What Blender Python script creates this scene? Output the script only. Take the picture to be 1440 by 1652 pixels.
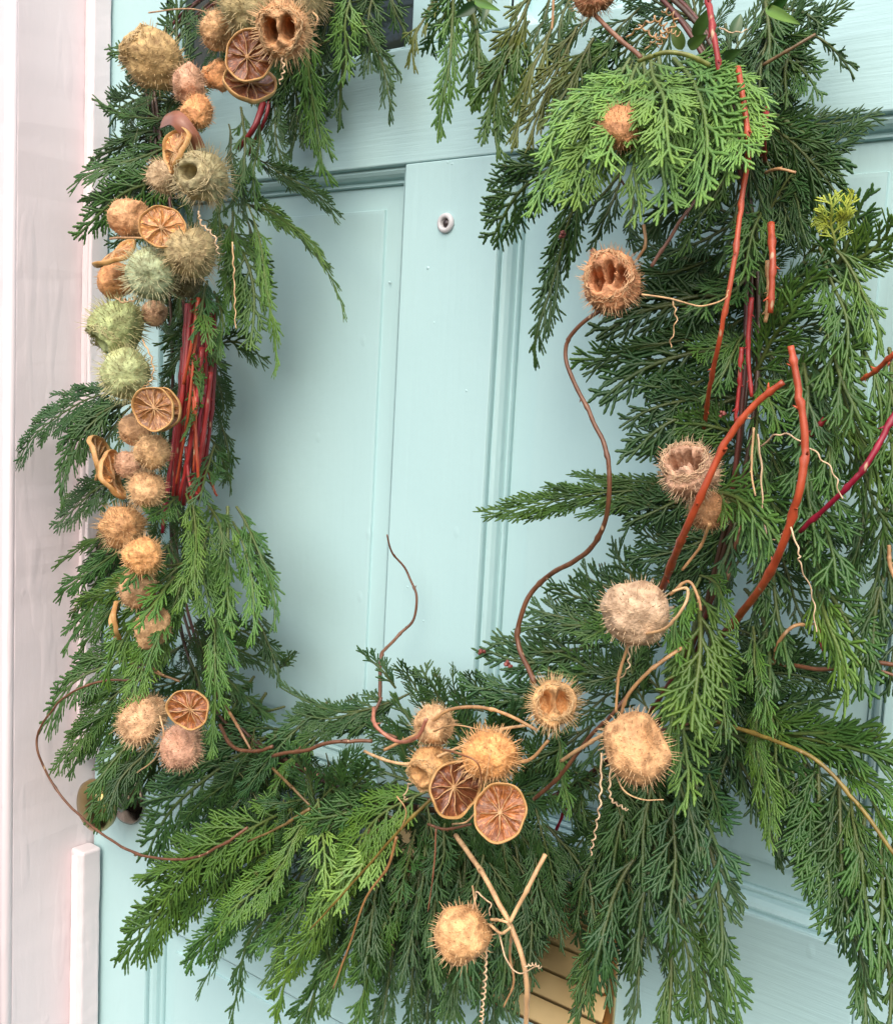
import bpy, bmesh, math, random
import numpy as np
from mathutils import Vector, Matrix, noise

random.seed(7)
scene = bpy.context.scene
for o in list(bpy.data.objects):
    bpy.data.objects.remove(o)
col = scene.collection

# ------------------------------------------------------------------ camera
# world: X along the door, Y into the door (door face is Y = 0), Z up, metres
CAM = Vector((0.5557, -0.7061, 1.427))
F = 1750.0 / 1440.0                       # focal length in picture widths
yaw, pit, rol = math.radians(37.554), math.radians(-6.607), math.radians(-2.992)
RM = (Matrix.Rotation(yaw, 3, 'Z') @ Matrix.Rotation(pit, 3, 'X') @ Matrix.Rotation(rol, 3, 'Y'))
C_RIGHT, C_FWD, C_UP = RM.col[0].copy(), RM.col[1].copy(), RM.col[2].copy()
cd = bpy.data.cameras.new('camera')
cam = bpy.data.objects.new('camera', cd)
col.objects.link(cam)
cam.matrix_world = Matrix.Translation(CAM) @ Matrix(
    ((C_RIGHT.x, C_UP.x, -C_FWD.x, 0), (C_RIGHT.y, C_UP.y, -C_FWD.y, 0), (C_RIGHT.z, C_UP.z, -C_FWD.z, 0), (0, 0, 0, 1)))
cd.sensor_fit = 'HORIZONTAL'
cd.sensor_width = 36.0
cd.lens = F * 36.0
cd.clip_start = 0.02
cd.clip_end = 500
scene.camera = cam
scene.render.resolution_x, scene.render.resolution_y = 892, 1024

# ------------------------------------------------------------------ light
SUN_EL, SUN_AZ = math.radians(47), math.radians(26)      # azimuth from the door's outward normal
world = bpy.data.worlds.new('World')
scene.world = world
world.use_nodes = True
wn = world.node_tree
sky = wn.nodes.new('ShaderNodeTexSky')
sky.sky_type = 'NISHITA'
sky.sun_disc = False
sky.sun_elevation = SUN_EL
sky.sun_rotation = math.pi - SUN_AZ
sky.air_density, sky.dust_density, sky.ozone_density = 1.0, 4.0, 0.6
bg = wn.nodes['Background']
wn.links.new(sky.outputs[0], bg.inputs[0])
bg.inputs[1].default_value = 0.15
sd = bpy.data.lights.new('sun', 'SUN')
sd.energy = 1.5
sd.angle = math.radians(100)
sd.color = (1.0, 0.95, 0.88)
sun = bpy.data.objects.new('sun', sd)
col.objects.link(sun)
sv = Vector((math.sin(SUN_AZ) * math.cos(SUN_EL), -math.cos(SUN_AZ) * math.cos(SUN_EL), math.sin(SUN_EL)))
sun.rotation_euler = sv.to_track_quat('Z', 'Y').to_euler()
vs = scene.view_settings
vs.view_transform = 'Standard'
vs.look = 'None'
vs.gamma = 1
vs.exposure = 0.72
vs.use_curve_mapping = False


def at(px, py, d=0.0):
    """point d metres in front of the door face that the photograph shows at px, py (1440 x 1652)"""
    v = C_RIGHT * ((px - 720) / 1750.0) + C_FWD - C_UP * ((py - 826) / 1750.0)
    return CAM + v * ((-d - CAM.y) / v.y)


def pxm(p):
    """metres per photograph pixel at a point"""
    return (p - CAM).dot(C_FWD) / 1750.0


def camdir(r, u, t):
    return (C_RIGHT * r + C_UP * u - C_FWD * t).normalized()


# ------------------------------------------------------------------ materials
MATS = {}


def new_mat(name):
    m = bpy.data.materials.new(name)
    m.use_nodes = True
    MATS[name] = m
    nt = m.node_tree
    return m, nt, nt.nodes['Principled BSDF'], nt.nodes.new, nt.links.new


def mix_rgb(new, link, fac, a, b, mode='MIX'):
    n = new('ShaderNodeMix')
    n.data_type = 'RGBA'
    n.blend_type = mode
    for sock, val in ((n.inputs[0], fac), (n.inputs[6], a), (n.inputs[7], b)):
        if hasattr(val, 'links') or hasattr(val, 'is_linked'):
            link(val, sock)
        elif isinstance(val, (int, float)):
            sock.default_value = val
        else:
            sock.default_value = (*val, 1)
    return n.outputs[2]


def ramp(new, link, src, a, b):
    n = new('ShaderNodeMapRange')
    n.inputs[1].default_value, n.inputs[2].default_value = a, b
    link(src, n.inputs[0])
    return n.outputs[0]


def tex_noise(new, link, scale, detail=4, vec=None, rough=0.55):
    n = new('ShaderNodeTexNoise')
    n.inputs['Scale'].default_value = scale
    n.inputs['Detail'].default_value = detail
    n.inputs['Roughness'].default_value = rough
    if vec is not None:
        link(vec, n.inputs['Vector'])
    return n.outputs[0]


def bump(new, link, bsdf, height, strength, dist, prev=None):
    n = new('ShaderNodeBump')
    n.inputs['Strength'].default_value = strength
    n.inputs['Distance'].default_value = dist
    link(height, n.inputs['Height'])
    if prev is not None:
        link(prev, n.inputs['Normal'])
    link(n.outputs[0], bsdf.inputs['Normal'])
    return n.outputs[0]


def mapped(new, link, sx, sy, sz, coord='Object'):
    tc = new('ShaderNodeTexCoord')
    mp = new('ShaderNodeMapping')
    mp.inputs['Scale'].default_value = (sx, sy, sz)
    link(tc.outputs[coord], mp.inputs[0])
    return mp.outputs[0]


def paint_mat(name, colour, dark, along, rough=0.42, wear=0.25, drip=0.0):
    m, nt, b, new, link = new_mat(name)
    sc = (9, 60, 220) if along == 'X' else (220, 60, 9)
    stroke = tex_noise(new, link, 1.0, 5, mapped(new, link, *sc), 0.65)
    blotch = tex_noise(new, link, 4.0, 3, mapped(new, link, 1, 1, 1))
    fine = tex_noise(new, link, 90, 3, mapped(new, link, 1, 1, 1))
    c = mix_rgb(new, link, ramp(new, link, blotch, 0.35, 0.75), colour, dark)
    link(c, b.inputs['Base Color'])
    b.inputs['Roughness'].default_value = rough
    n1 = bump(new, link, b, stroke, wear, 0.0016)
    n1 = bump(new, link, b, fine, 0.12, 0.0012, n1)
    # small lumps and pinholes under the paint
    v = new('ShaderNodeTexVoronoi')
    v.inputs['Scale'].default_value = 26
    link(mapped(new, link, 1, 1, 0.6), v.inputs['Vector'])
    lump = ramp(new, link, v.outputs['Distance'], 0.09, 0.0)
    n1 = bump(new, link, b, lump, 0.35, 0.0012, n1)
    if drip:
        w = tex_noise(new, link, 1.0, 2, mapped(new, link, 42, 42, 9), 0.5)
        n1 = bump(new, link, b, ramp(new, link, w, 0.55, 0.72), drip, 0.0035, n1)
    return m


AQ, AQD = (0.435, 0.64, 0.65), (0.40, 0.605, 0.62)
paint_mat('door_paint_across', AQ, AQD, 'X', 0.4, 0.3)
paint_mat('door_paint_upright', AQ, AQD, 'Z', 0.4, 0.3)
paint_mat('frame_paint', (0.76, 0.68, 0.695), (0.72, 0.635, 0.655), 'Z', 0.45, 0.3, 0.2)


def simple(name, colour, rough=0.5, metal=0.0, noise_amt=0.15, scale=60):
    m, nt, b, new, link = new_mat(name)
    n = tex_noise(new, link, scale, 4, mapped(new, link, 1, 1, 1))
    c = mix_rgb(new, link, n, tuple(v * (1 - noise_amt) for v in colour), tuple(min(1, v * (1 + noise_amt)) for v in colour))
    link(c, b.inputs['Base Color'])
    b.inputs['Roughness'].default_value = rough
    b.inputs['Metallic'].default_value = metal
    return m


simple('dark_gap', (0.01, 0.012, 0.012), 0.8)
simple('interior_dark', (0.012, 0.016, 0.014), 0.9)
simple('peephole_white', (0.58, 0.57, 0.58), 0.4)
simple('peephole_lens', (0.06, 0.045, 0.045), 0.12, 0.3)
simple('brass', (0.88, 0.62, 0.30), 0.42, 1.0, 0.12, 25)
simple('old_brass', (0.40, 0.30, 0.13), 0.3, 1.0, 0.3, 40)
simple('bronze', (0.20, 0.17, 0.13), 0.25, 1.0, 0.2, 40)
simple('wire', (0.25, 0.27, 0.26), 0.35, 0.9)
gm, gnt, gb, gnew, glink = new_mat('glass_pane')
gb.inputs['Base Color'].default_value = (0.02, 0.03, 0.027, 1)
gb.inputs['Roughness'].default_value = 0.06
gb.inputs['Specular IOR Level'].default_value = 0.5

# cedar: the object's own colour, lighter growing tips, yellow-brown wood
m, nt, b, new, link = new_mat('cedar')
oi = new('ShaderNodeObjectInfo')
at_t = new('ShaderNodeAttribute'); at_t.attribute_name = 'tip'
at_w = new('ShaderNodeAttribute'); at_w.attribute_name = 'wood'
hue = tex_noise(new, link, 45, 3, mapped(new, link, 1, 1, 1))
c0 = mix_rgb(new, link, ramp(new, link, hue, 0.3, 0.75), (0.78, 0.85, 0.95), (1.25, 1.12, 0.8))
c1 = mix_rgb(new, link, 1.0, oi.outputs['Color'], c0, 'MULTIPLY')
c2 = mix_rgb(new, link, 1.0, c1, (1.7, 1.55, 1.05), 'MULTIPLY')
c3 = mix_rgb(new, link, at_t.outputs['Fac'], c1, c2)
brn = tex_noise(new, link, 28, 3, mapped(new, link, 1, 1, 1, 'Object'), 0.6)
c3 = mix_rgb(new, link, ramp(new, link, brn, 0.70, 0.78), c3, (0.13, 0.085, 0.03))
c4 = mix_rgb(new, link, at_w.outputs['Fac'], c3, (0.15, 0.15, 0.045))
link(c4, b.inputs['Base Color'])
b.inputs['Roughness'].default_value = 0.42
b.inputs['Specular IOR Level'].default_value = 0.45
tr = new('ShaderNodeBsdfTranslucent')
link(c4, tr.inputs[0])
ms = new('ShaderNodeMixShader')
ms.inputs[0].default_value = 0.14
link(b.outputs[0], ms.inputs[1]); link(tr.outputs[0], ms.inputs[2])
link(ms.outputs[0], nt.nodes['Material Output'].inputs[0])

# dried pod husk: object colour, fibrous net and specks
m, nt, b, new, link = new_mat('husk')
oi = new('ShaderNodeObjectInfo')
mp = mapped(new, link, 1, 1, 1)
n1 = tex_noise(new, link, 130, 5, mp)
n2 = tex_noise(new, link, 35, 3, mp)
vo = new('ShaderNodeTexVoronoi'); vo.feature = 'DISTANCE_TO_EDGE'; vo.inputs['Scale'].default_value = 520
link(mp, vo.inputs['Vector'])
net = ramp(new, link, vo.outputs[0], 0.0, 0.25)
c0 = mix_rgb(new, link, ramp(new, link, n1, 0.35, 0.65), (0.55, 0.48, 0.42), (1.2, 1.2, 1.2))
n3 = tex_noise(new, link, 70, 4, mp, 0.7)
c0 = mix_rgb(new, link, ramp(new, link, n3, 0.48, 0.62), c0, (1.3, 1.25, 1.2))
c0 = mix_rgb(new, link, ramp(new, link, n2, 0.55, 0.75), c0, (0.75, 0.62, 0.5))
c1 = mix_rgb(new, link, 1.0, oi.outputs['Color'], c0, 'MULTIPLY')
link(c1, b.inputs['Base Color'])
b.inputs['Roughness'].default_value = 0.7
p = bump(new, link, b, n1, 1.0, 0.0030)
bump(new, link, b, net, 0.35, 0.0004, p)

m, nt, b, new, link = new_mat('spine')
oi = new('ShaderNodeObjectInfo')
c = mix_rgb(new, link, 0.45, oi.outputs['Color'], (0.62, 0.47, 0.26))
link(c, b.inputs['Base Color'])
b.inputs['Roughness'].default_value = 0.55

# dried citrus
for nm, base, alt, rgh, bs in (('rind', (0.42, 0.20, 0.06), (0.60, 0.36, 0.14), 0.5, 0.4),
                               ('membrane', (0.36, 0.17, 0.065), (0.62, 0.40, 0.20), 0.45, 0.4),
                               ('pulp', (1, 1, 1), (0.45, 0.35, 0.3), 0.3, 0.8)):
    m, nt, b, new, link = new_mat(nm)
    mp = mapped(new, link, 1, 1, 1)
    n = tex_noise(new, link, 170 if nm != 'pulp' else 260, 4, mp)
    c = mix_rgb(new, link, ramp(new, link, n, 0.3, 0.7), base, alt)
    if nm == 'pulp':
        sx = new('ShaderNodeSeparateXYZ'); link(mapped(new, link, 1, 1, 1), sx.inputs[0])
        at2 = new('ShaderNodeMath'); at2.operation = 'ARCTAN2'
        link(sx.outputs[1], at2.inputs[0]); link(sx.outputs[0], at2.inputs[1])
        ln = new('ShaderNodeVectorMath'); ln.operation = 'LENGTH'; link(mapped(new, link, 1, 1, 0), ln.inputs[0])
        cx = new('ShaderNodeCombineXYZ')
        m1 = new('ShaderNodeMath'); m1.operation = 'MULTIPLY'; m1.inputs[1].default_value = 9; link(at2.outputs[0], m1.inputs[0])
        m2 = new('ShaderNodeMath'); m2.operation = 'MULTIPLY'; m2.inputs[1].default_value = 120; link(ln.outputs['Value'], m2.inputs[0])
        link(m1.outputs[0], cx.inputs[0]); link(m2.outputs[0], cx.inputs[1])
        fib = tex_noise(new, link, 1.6, 3, cx.outputs[0], 0.6)
        c = mix_rgb(new, link, ramp(new, link, fib, 0.52, 0.68), c, (2.2, 2.4, 2.4))
        oi = new('ShaderNodeObjectInfo')
        c = mix_rgb(new, link, 1.0, c, oi.outputs['Color'], 'MULTIPLY')
    link(c, b.inputs['Base Color'])
    b.inputs['Roughness'].default_value = rgh
    bump(new, link, b, n, bs, 0.0012)

# bark for stems: object colour, paler lenticels and a length-wise grain
m, nt, b, new, link = new_mat('stem_bark')
oi = new('ShaderNodeObjectInfo')
mp = mapped(new, link, 1, 1, 0.35)
n = tex_noise(new, link, 160, 4, mp)
c0 = mix_rgb(new, link, ramp(new, link, n, 0.35, 0.75), (0.7, 0.62, 0.6), (1.3, 1.25, 1.2))
c1 = mix_rgb(new, link, 1.0, oi.outputs['Color'], c0, 'MULTIPLY')
vo = new('ShaderNodeTexVoronoi'); vo.inputs['Scale'].default_value = 130
link(mp, vo.inputs['Vector'])
c2 = mix_rgb(new, link, ramp(new, link, vo.outputs['Distance'], 0.16, 0.08), c1, (0.5, 0.33, 0.2))
link(c2, b.inputs['Base Color'])
b.inputs['Roughness'].default_value = 0.38
bump(new, link, b, n, 0.4, 0.001)

m, nt, b, new, link = new_mat('leaf')
oi = new('ShaderNodeObjectInfo')
n = tex_noise(new, link, 70, 3, mapped(new, link, 1, 1, 1))
c0 = mix_rgb(new, link, n, (0.7, 0.7, 0.7), (1.3, 1.3, 1.2))
link(mix_rgb(new, link, 1.0, oi.outputs['Color'], c0, 'MULTIPLY'), b.inputs['Base Color'])
b.inputs['Roughness'].default_value = 0.35


# ------------------------------------------------------------------ object helpers
def link_obj(name, me, parent=None, mat=None):
    o = bpy.data.objects.new(name, me)
    col.objects.link(o)
    if parent is not None:
        o.parent = parent
    if mat and me is not None and not me.materials:
        me.materials.append(MATS[mat])
    return o


def tag(o, label=None, cat=None, group=None, kind=None):
    if label: o['label'] = label
    if cat: o['category'] = cat
    if group: o['group'] = group
    if kind: o['kind'] = kind
    return o


def empty(name, loc, label=None, cat=None, group=None):
    o = link_obj(name, None)
    o.location = loc
    o.empty_display_size = 0.02
    return tag(o, label, cat, group)


class MB:
    def __init__(self):
        self.v, self.f = [], []

    def box(self, x0, x1, y0, y1, z0, z1):
        k = len(self.v)
        self.v += [(x, y, z) for z in (z0, z1) for y in (y0, y1) for x in (x0, x1)]
        self.f += [tuple(k + i for i in q) for q in ((0, 2, 3, 1), (4, 5, 7, 6), (0, 1, 5, 4), (2, 6, 7, 3), (0, 4, 6, 2), (1, 3, 7, 5))]
        return self

    def grid(self, rows, close_u=False, close_v=False, flip=False):
        """rows: list of equal-length point rows"""
        k = len(self.v); nu, nv = len(rows), len(rows[0])
        for r in rows: self.v += [tuple(p) for p in r]
        for i in range(nu if close_u else nu - 1):
            for j in range(nv if close_v else nv - 1):
                a = k + i * nv + j; b_ = k + i * nv + (j + 1) % nv
                c = k + ((i + 1) % nu) * nv + (j + 1) % nv; d = k + ((i + 1) % nu) * nv + j
                self.f.append((a, d, c, b_) if flip else (a, b_, c, d))
        return self

    def tube(self, pts, rad, n=7, caps=True):
        pts = [Vector(p) for p in pts]
        m_ = len(pts)
        if not hasattr(rad, '__len__'): rad = [rad] * m_
        T = [(pts[min(i + 1, m_ - 1)] - pts[max(i - 1, 0)]).normalized() for i in range(m_)]
        u = T[0].orthogonal().normalized()
        rows = []
        for i in range(m_):
            u = (u - T[i] * u.dot(T[i])).normalized()
            w = T[i].cross(u)
            rows.append([pts[i] + (u * math.cos(a) + w * math.sin(a)) * rad[i] for a in [2 * math.pi * k / n for k in range(n)]])
        k0 = len(self.v)
        self.grid(rows, close_v=True)
        if caps:
            self.f.append(tuple(k0 + j for j in reversed(range(n))))
            self.f.append(tuple(k0 + (m_ - 1) * n + j for j in range(n)))
        return self

    def mesh(self, name, smooth=False):
        me = bpy.data.meshes.new(name)
        me.from_pydata(self.v, [], self.f)
        if smooth:
            me.polygons.foreach_set('use_smooth', [True] * len(me.polygons))
        me.update()
        return me

    def build(self, name, mat, parent=None, smooth=False, bevel=0.0, seg=2):
        o = link_obj(name, self.mesh(name, smooth), parent, mat)
        if bevel:
            bm = bmesh.new(); bm.from_mesh(o.data)
            bmesh.ops.bevel(bm, geom=bm.edges[:], offset=bevel, segments=seg, affect='EDGES', profile=0.5)
            bmesh.ops.recalc_face_normals(bm, faces=bm.faces[:])
            bm.to_mesh(o.data); bm.free()
            o.data.polygons.foreach_set('use_smooth', [False] * len(o.data.polygons))
        return o


def spline(ctrl, per=8):
    P = [Vector(c) for c in ctrl]
    P = [P[0] * 2 - P[1]] + P + [P[-1] * 2 - P[-2]]
    out = []
    for i in range(1, len(P) - 2):
        p0, p1, p2, p3 = P[i - 1:i + 3]
        for k in range(per):
            t = k / per
            out.append(0.5 * ((2 * p1) + (p2 - p0) * t + (2 * p0 - 5 * p1 + 4 * p2 - p3) * t * t + (3 * p1 - p0 - 3 * p2 + p3) * t ** 3))
    out.append(P[-2].copy())
    return out


# ------------------------------------------------------------------ the door
DL, DR, DT = -0.470, 0.459, 2.03
XO, XI = 0.371, 0.049                      # panels run from XI to XO either side of the centre
Z_WIN0, Z_WIN1 = 1.702, 1.915
Z_UP0, Z_UP1 = 1.074, 1.609
Z_LO0, Z_LO1 = 0.24, 0.834
TH = 0.042
door = empty('front_door', (0, 0, 0), 'pale aqua painted panelled front door behind the wreath', 'door')


def plank(name, x0, x1, z0, z1, mat):
    return MB().box(x0, x1, 0, TH, z0, z1).build(name, mat, door, bevel=0.0012)


for x0, x1 in ((DL, -XO), (XO, DR)):
    plank('stile', x0, x1, 0.0, DT, 'door_paint_upright')
g = 0.0004
plank('rail', -XO + g, XO - g, Z_WIN1, DT, 'door_paint_across')
plank('rail', -XO + g, XO - g, Z_UP1, Z_WIN0 - 0.0, 'door_paint_across')
plank('rail', -XO + g, XO - g, Z_LO1, Z_UP0, 'door_paint_across')
plank('rail', -XO + g, XO - g, 0.0, Z_LO0, 'door_paint_across')
for z0, z1 in ((Z_WIN0, Z_WIN1), (Z_UP0, Z_UP1), (Z_LO0, Z_LO1)):
    plank('mullion', -XI, XI, z0 + g, z1 - g, 'door_paint_upright')

# moulding profile: (inset from the opening's edge, depth behind the door face)
PROF = [(0.0, 0.0003), (0.0006, 0.0016), (0.0008, 0.0064), (0.0020, 0.0066), (0.0024, 0.0046), (0.0036, 0.0044), (0.0060, 0.0062), (0.0082, 0.0096), (0.0088, 0.0132),
        (0.0096, 0.0150), (0.0104, 0.0150), (0.0110, 0.0136), (0.0124, 0.0136), (0.0130, 0.0152), (0.0132, 0.0188), (0.0146, 0.0188)]


def ring(x0, x1, z0, z1, i, y):
    return [(x0 + i, y, z0 + i), (x1 - i, y, z0 + i), (x1 - i, y, z1 - i), (x0 + i, y, z1 - i)]


def moulding_frame(x0, x1, z0, z1, rounded=False):
    for s in range(4):
        mb = MB()
        rows = [[ring(x0, x1, z0, z1, i, y)[s], ring(x0, x1, z0, z1, i, y)[(s + 1) % 4]] for i, y in PROF]
        n = 14
        rows = [[Vector(a).lerp(Vector(b_), k / n) for k in range(n + 1)] for a, b_ in rows]
        for q, r in enumerate(rows):           # hand-brushed paint: the arris wanders a little
            for k, p_ in enumerate(r):
                if 0 < q < len(rows) - 1:
                    p_.y += 0.0004 * noise.noise(p_ * 60)
        mb.grid(rows, flip=True).build('moulding', 'door_paint_across' if s % 2 == 0 else 'door_paint_upright', door)


for x0, x1 in ((-XO, -XI), (XI, XO)):
    for z0, z1 in ((Z_UP0, Z_UP1), (Z_LO0, Z_LO1)):
        moulding_frame(x0, x1, z0, z1)
        # raised panel with a shallow bevelled field
        mb = MB()
        rings = [ring(x0, x1, z0, z1, 0.0142, 0.0200), ring(x0, x1, z0, z1, 0.0144, 0.0177), ring(x0, x1, z0, z1, 0.0330, 0.0166), ring(x0, x1, z0, z1, 0.0336, 0.0146),
                 ring(x0, x1, z0, z1, 0.036, 0.0144), ring(x0, x1, z0, z1, 0.08, 0.0144)]
        mb.grid(rings, close_v=True, flip=True)
        mb.f.append(tuple(len(mb.v) - 4 + j for j in (0, 1, 2, 3)))
        mb.build('panel', 'door_paint_upright', door)


def round_rect(x0, x1, z0, z1, r, y, n=6):
    pts = []
    for cx, cz, a0 in ((x1 - r, z0 + r, -90), (x1 - r, z1 - r, 0), (x0 + r, z1 - r, 90), (x0 + r, z0 + r, 180)):
        for k in range(n + 1):
            a = math.radians(a0 + 90 * k / n)
            pts.append((cx + r * math.cos(a), y, cz + r * math.sin(a)))
    return pts


for side, (x0, x1) in enumerate(((-XO, -XI), (XI, XO))):
    # a light in the head of the door: rounded surround, recessed glass
    mb = MB()
    outer = []
    for p_ in round_rect(x0, x1, Z_WIN0, Z_WIN1, 0.016, 0.0):
        outer.append((min(max(p_[0], x0), x1), 0, p_[2]))
    corners = [(x1 + 0.0, 0, Z_WIN0), (x1, 0, Z_WIN1), (x0, 0, Z_WIN1), (x0, 0, Z_WIN0)]
    k0 = len(mb.v)
    rows = [round_rect(x0, x1, Z_WIN0, Z_WIN1, 0.016, 0.0012)]
    rows.append(round_rect(x0, x1, Z_WIN0, Z_WIN1, 0.016, 0.004))
    for ins, dep in ((0.003, 0.006), (0.006, 0.012), (0.007, 0.02)):
        rows.append(round_rect(x0 + ins, x1 - ins, Z_WIN0 + ins, Z_WIN1 - ins, 0.016 - ins * 0.6, dep))
    mb.grid(rows, close_v=True, flip=True)
    # spandrels that square the rounded opening off
    n = 7
    for q in range(4):
        k = len(mb.v)
        arc = rows[0][q * n:(q + 1) * n]
        mb.v += [tuple(p_) for p_ in arc] + [(corners[q][0], 0.0012, corners[q][2])]
        for j in range(n - 1):
            mb.f.append((k + j, k + n, k + j + 1))
    mb.build('window_surround', 'door_paint_across', door)
    if side == 0:
        MB().box(x0 + 0.002, x1 - 0.002, 0.019, 0.023, Z_WIN0 + 0.002, Z_WIN1 - 0.002).build('window_pane', 'glass_pane', door)
    else:
        MB().box(x0 + 0.002, x1 - 0.002, 0.019, 0.023, Z_WIN0 + 0.002, Z_WIN1 - 0.002).build('panel', 'door_paint_upright', door)
MB().box(DL, DR, TH + 0.001, TH + 0.01, 0, DT).build('door_back', 'interior_dark', door)

# peephole
pc = at(720, 360)
mb = MB()
prof = [(0.0002, 0.0), (0.0102, 0.0), (0.0106, -0.0012), (0.0098, -0.0032), (0.0078, -0.0042), (0.0058, -0.0038), (0.0050, -0.0020), (0.0048, 0.0006), (0.0001, 0.0006)]
mb.grid([[(r * math.cos(a), y - 0.0002, r * math.sin(a)) for a in [2 * math.pi * k / 28 for k in range(28)]] for r, y in prof], close_v=True)
pe = mb.build('peephole', 'peephole_white', door, smooth=True)
pe.location = (pc.x, 0, pc.z)
pe.scale = (0.78, 0.78, 0.78)
mb = MB()
mb.grid([[(r * math.cos(a), y, r * math.sin(a)) for a in [2 * math.pi * k / 20 for k in range(20)]] for r, y in ((0.0046, -0.0004), (0.0036, -0.0016), (0.002, -0.0024), (0.0001, -0.0026))], close_v=True)
o = mb.build('lens', 'peephole_lens', pe, smooth=True)


def lathe_y(prof, n=36):
    mb = MB()
    mb.grid([[(r * math.cos(a), y, r * math.sin(a)) for a in [2 * math.pi * k / n for k in range(n)]] for r, y in prof], close_v=True)
    return mb


# knob set half hidden by the greens
kc = at(207, 1283)
knob = lathe_y([(0.0001, -0.001), (0.031, -0.001), (0.032, -0.003), (0.0305, -0.0055), (0.026, -0.008), (0.017, -0.0095), (0.0135, -0.014),
                (0.012, -0.026), (0.013, -0.032)]).build('rosette', 'bronze', door, smooth=True)
knob.location = (kc.x, 0, kc.z)
kb = lathe_y([(0.0125, -0.030), (0.018, -0.034), (0.026, -0.041), (0.0285, -0.050), (0.027, -0.058), (0.021, -0.0635), (0.010, -0.066), (0.0001, -0.0665)]).build('knob', 'old_brass', door, smooth=True)
kb.location = (kc.x, 0, kc.z)
kb.scale = (1, 0.8, 1)
lc = at(183, 890)
lk = lathe_y([(0.0001, -0.001), (0.028, -0.001), (0.029, -0.004), (0.024, -0.012), (0.016, -0.014), (0.0155, -0.0125), (0.0001, -0.0125)]).build('deadbolt', 'bronze', door, smooth=True)
lk.location = (lc.x, 0, lc.z)

# mail slot: a ribbed brass plate on the lock rail
ms0, ms1 = at(712, 1568), at(935, 1436)
zb, zt = ms0.z, ms1.z
xa, xb = -0.052, 0.200
slot = MB().box(xa, xb, -0.0035, -0.0005, zb - 0.004, zt + 0.004).build('mail_slot', 'brass', door, bevel=0.001)
nr = 5
for k in range(nr):
    za = zb + (zt - zb) * k / nr; zc = zb + (zt - zb) * (k + 1) / nr
    mb = MB()
    rows = []
    for t in [i / 8 for i in range(9)]:
        y = -0.0042 - 0.0120 * (0.15 + 0.85 * (1 - t) ** 1.2) * min(1, t * 9 + 0.25)
        rows.append([(x, y, za + (zc - za) * t) for x in (xa + 0.004, xb - 0.004)])
    rows.insert(0, [(xa + 0.004, -0.0036, za), (xb - 0.004, -0.0036, za)])
    mb.grid(rows, flip=False).build('rib', 'brass', slot, smooth=True)

# a few nail holes and paint nibs on the mullion and rail
for i, (x, y, r) in enumerate(((690, 432, 2.2), (722, 262, 1.4), (729, 264, 1.4), (657, 947, 1.6), (610, 452, 1.5), (700, 520, 1.3), (683, 1002, 1.4), (752, 630, 1.6), (667, 1080, 2.0), (684, 1086, 1.5))):
    p_ = at(x, y)
    rr = r * pxm(p_)
    deep = 0.0144 if x < 640 else 0.0
    nb = lathe_y([(rr * 1.5, 0.0002), (rr * 1.1, -rr * 0.35), (rr * 0.5, -rr * 0.5), (0.0001, -rr * 0.5)], 10).build('paint_nib', 'door_paint_across', door, smooth=True)
    nb.location = (p_.x, deep, p_.z)

# ------------------------------------------------------------------ the frame round the door
frame = empty('door_frame', (-0.55, 0, 0), 'pinkish white painted door jamb and casing left of the aqua door', 'door frame')
frame_loc = Vector((-0.55, 0, 0))


def fbox(name, x0, x1, y0, y1, z0, z1, bev=0.002):
    o = MB().box(x0, x1, y0, y1, z0, z1).build(name, 'frame_paint', frame, bevel=bev, seg=3)
    o.location = -frame_loc
    bm = bmesh.new(); bm.from_mesh(o.data)     # many coats of paint: no edge is quite straight
    for k in range(1, 150):
        bmesh.ops.bisect_plane(bm, geom=bm.verts[:] + bm.edges[:] + bm.faces[:], plane_co=(0, 0, z0 + (z1 - z0) * k / 150), plane_no=(0, 0, 1))
    for v in bm.verts:
        q = v.co
        v.co = q + Vector((noise.noise(q * 28), noise.noise(q * 28 + Vector((7, 0, 0))), 0)) * 0.0007 + Vector((noise.noise(q * 85), noise.noise(q * 85 + Vector((0, 7, 0))), 0)) * 0.00045
    bm.to_mesh(o.data); bm.free()
    return o


JX = -0.4725
JY = -0.104
fbox('jamb', JX - 0.03, JX, JY + 0.006, 0.06, 0, 2.1, 0.0015)
o = MB().tube([(JX - 0.005, JY + 0.002, 0), (JX - 0.005, JY + 0.002, 1.0), (JX - 0.005, JY + 0.002, 2.1)], 0.0062, 12).build('corner_bead', 'frame_paint', frame, smooth=True)
o.location = -frame_loc
fbox('casing', JX - 0.15, JX - 0.0112, JY + 0.002, JY + 0.024, 0, 2.1)
# door stop: two lengths with a gap where the lock is
zs = at(150, 1215).z
fbox('door_stop', JX + 0.0003, -0.4560, -0.0235, -0.0025, zs, 2.1, 0.0018)
o = MB().tube([(JX + 0.0105, -0.0232, zs + 0.002), (JX + 0.0105, -0.0232, 2.1)], 0.0022, 10).build('bead', 'frame_paint', frame, smooth=True)
o.location = -frame_loc
zs2 = at(140, 1372, 0.02).z
fbox('door_stop', JX + 0.0003, -0.4490, -0.0285, -0.0035, 0, zs2, 0.0035)
o = MB().tube([(JX + 0.0095, -0.0272, 0.0), (JX + 0.0095, -0.0272, zs2 - 0.006)], 0.0045, 10).build('bead', 'frame_paint', frame, smooth=True)
o.location = -frame_loc
MB().box(JX + 0.0002, DL - 0.0003, 0.004, 0.05, 0, 2.05).build('gap', 'dark_gap', frame).location = -frame_loc

# ------------------------------------------------------------------ cedar sprays
rng = np.random.default_rng(11)


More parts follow.
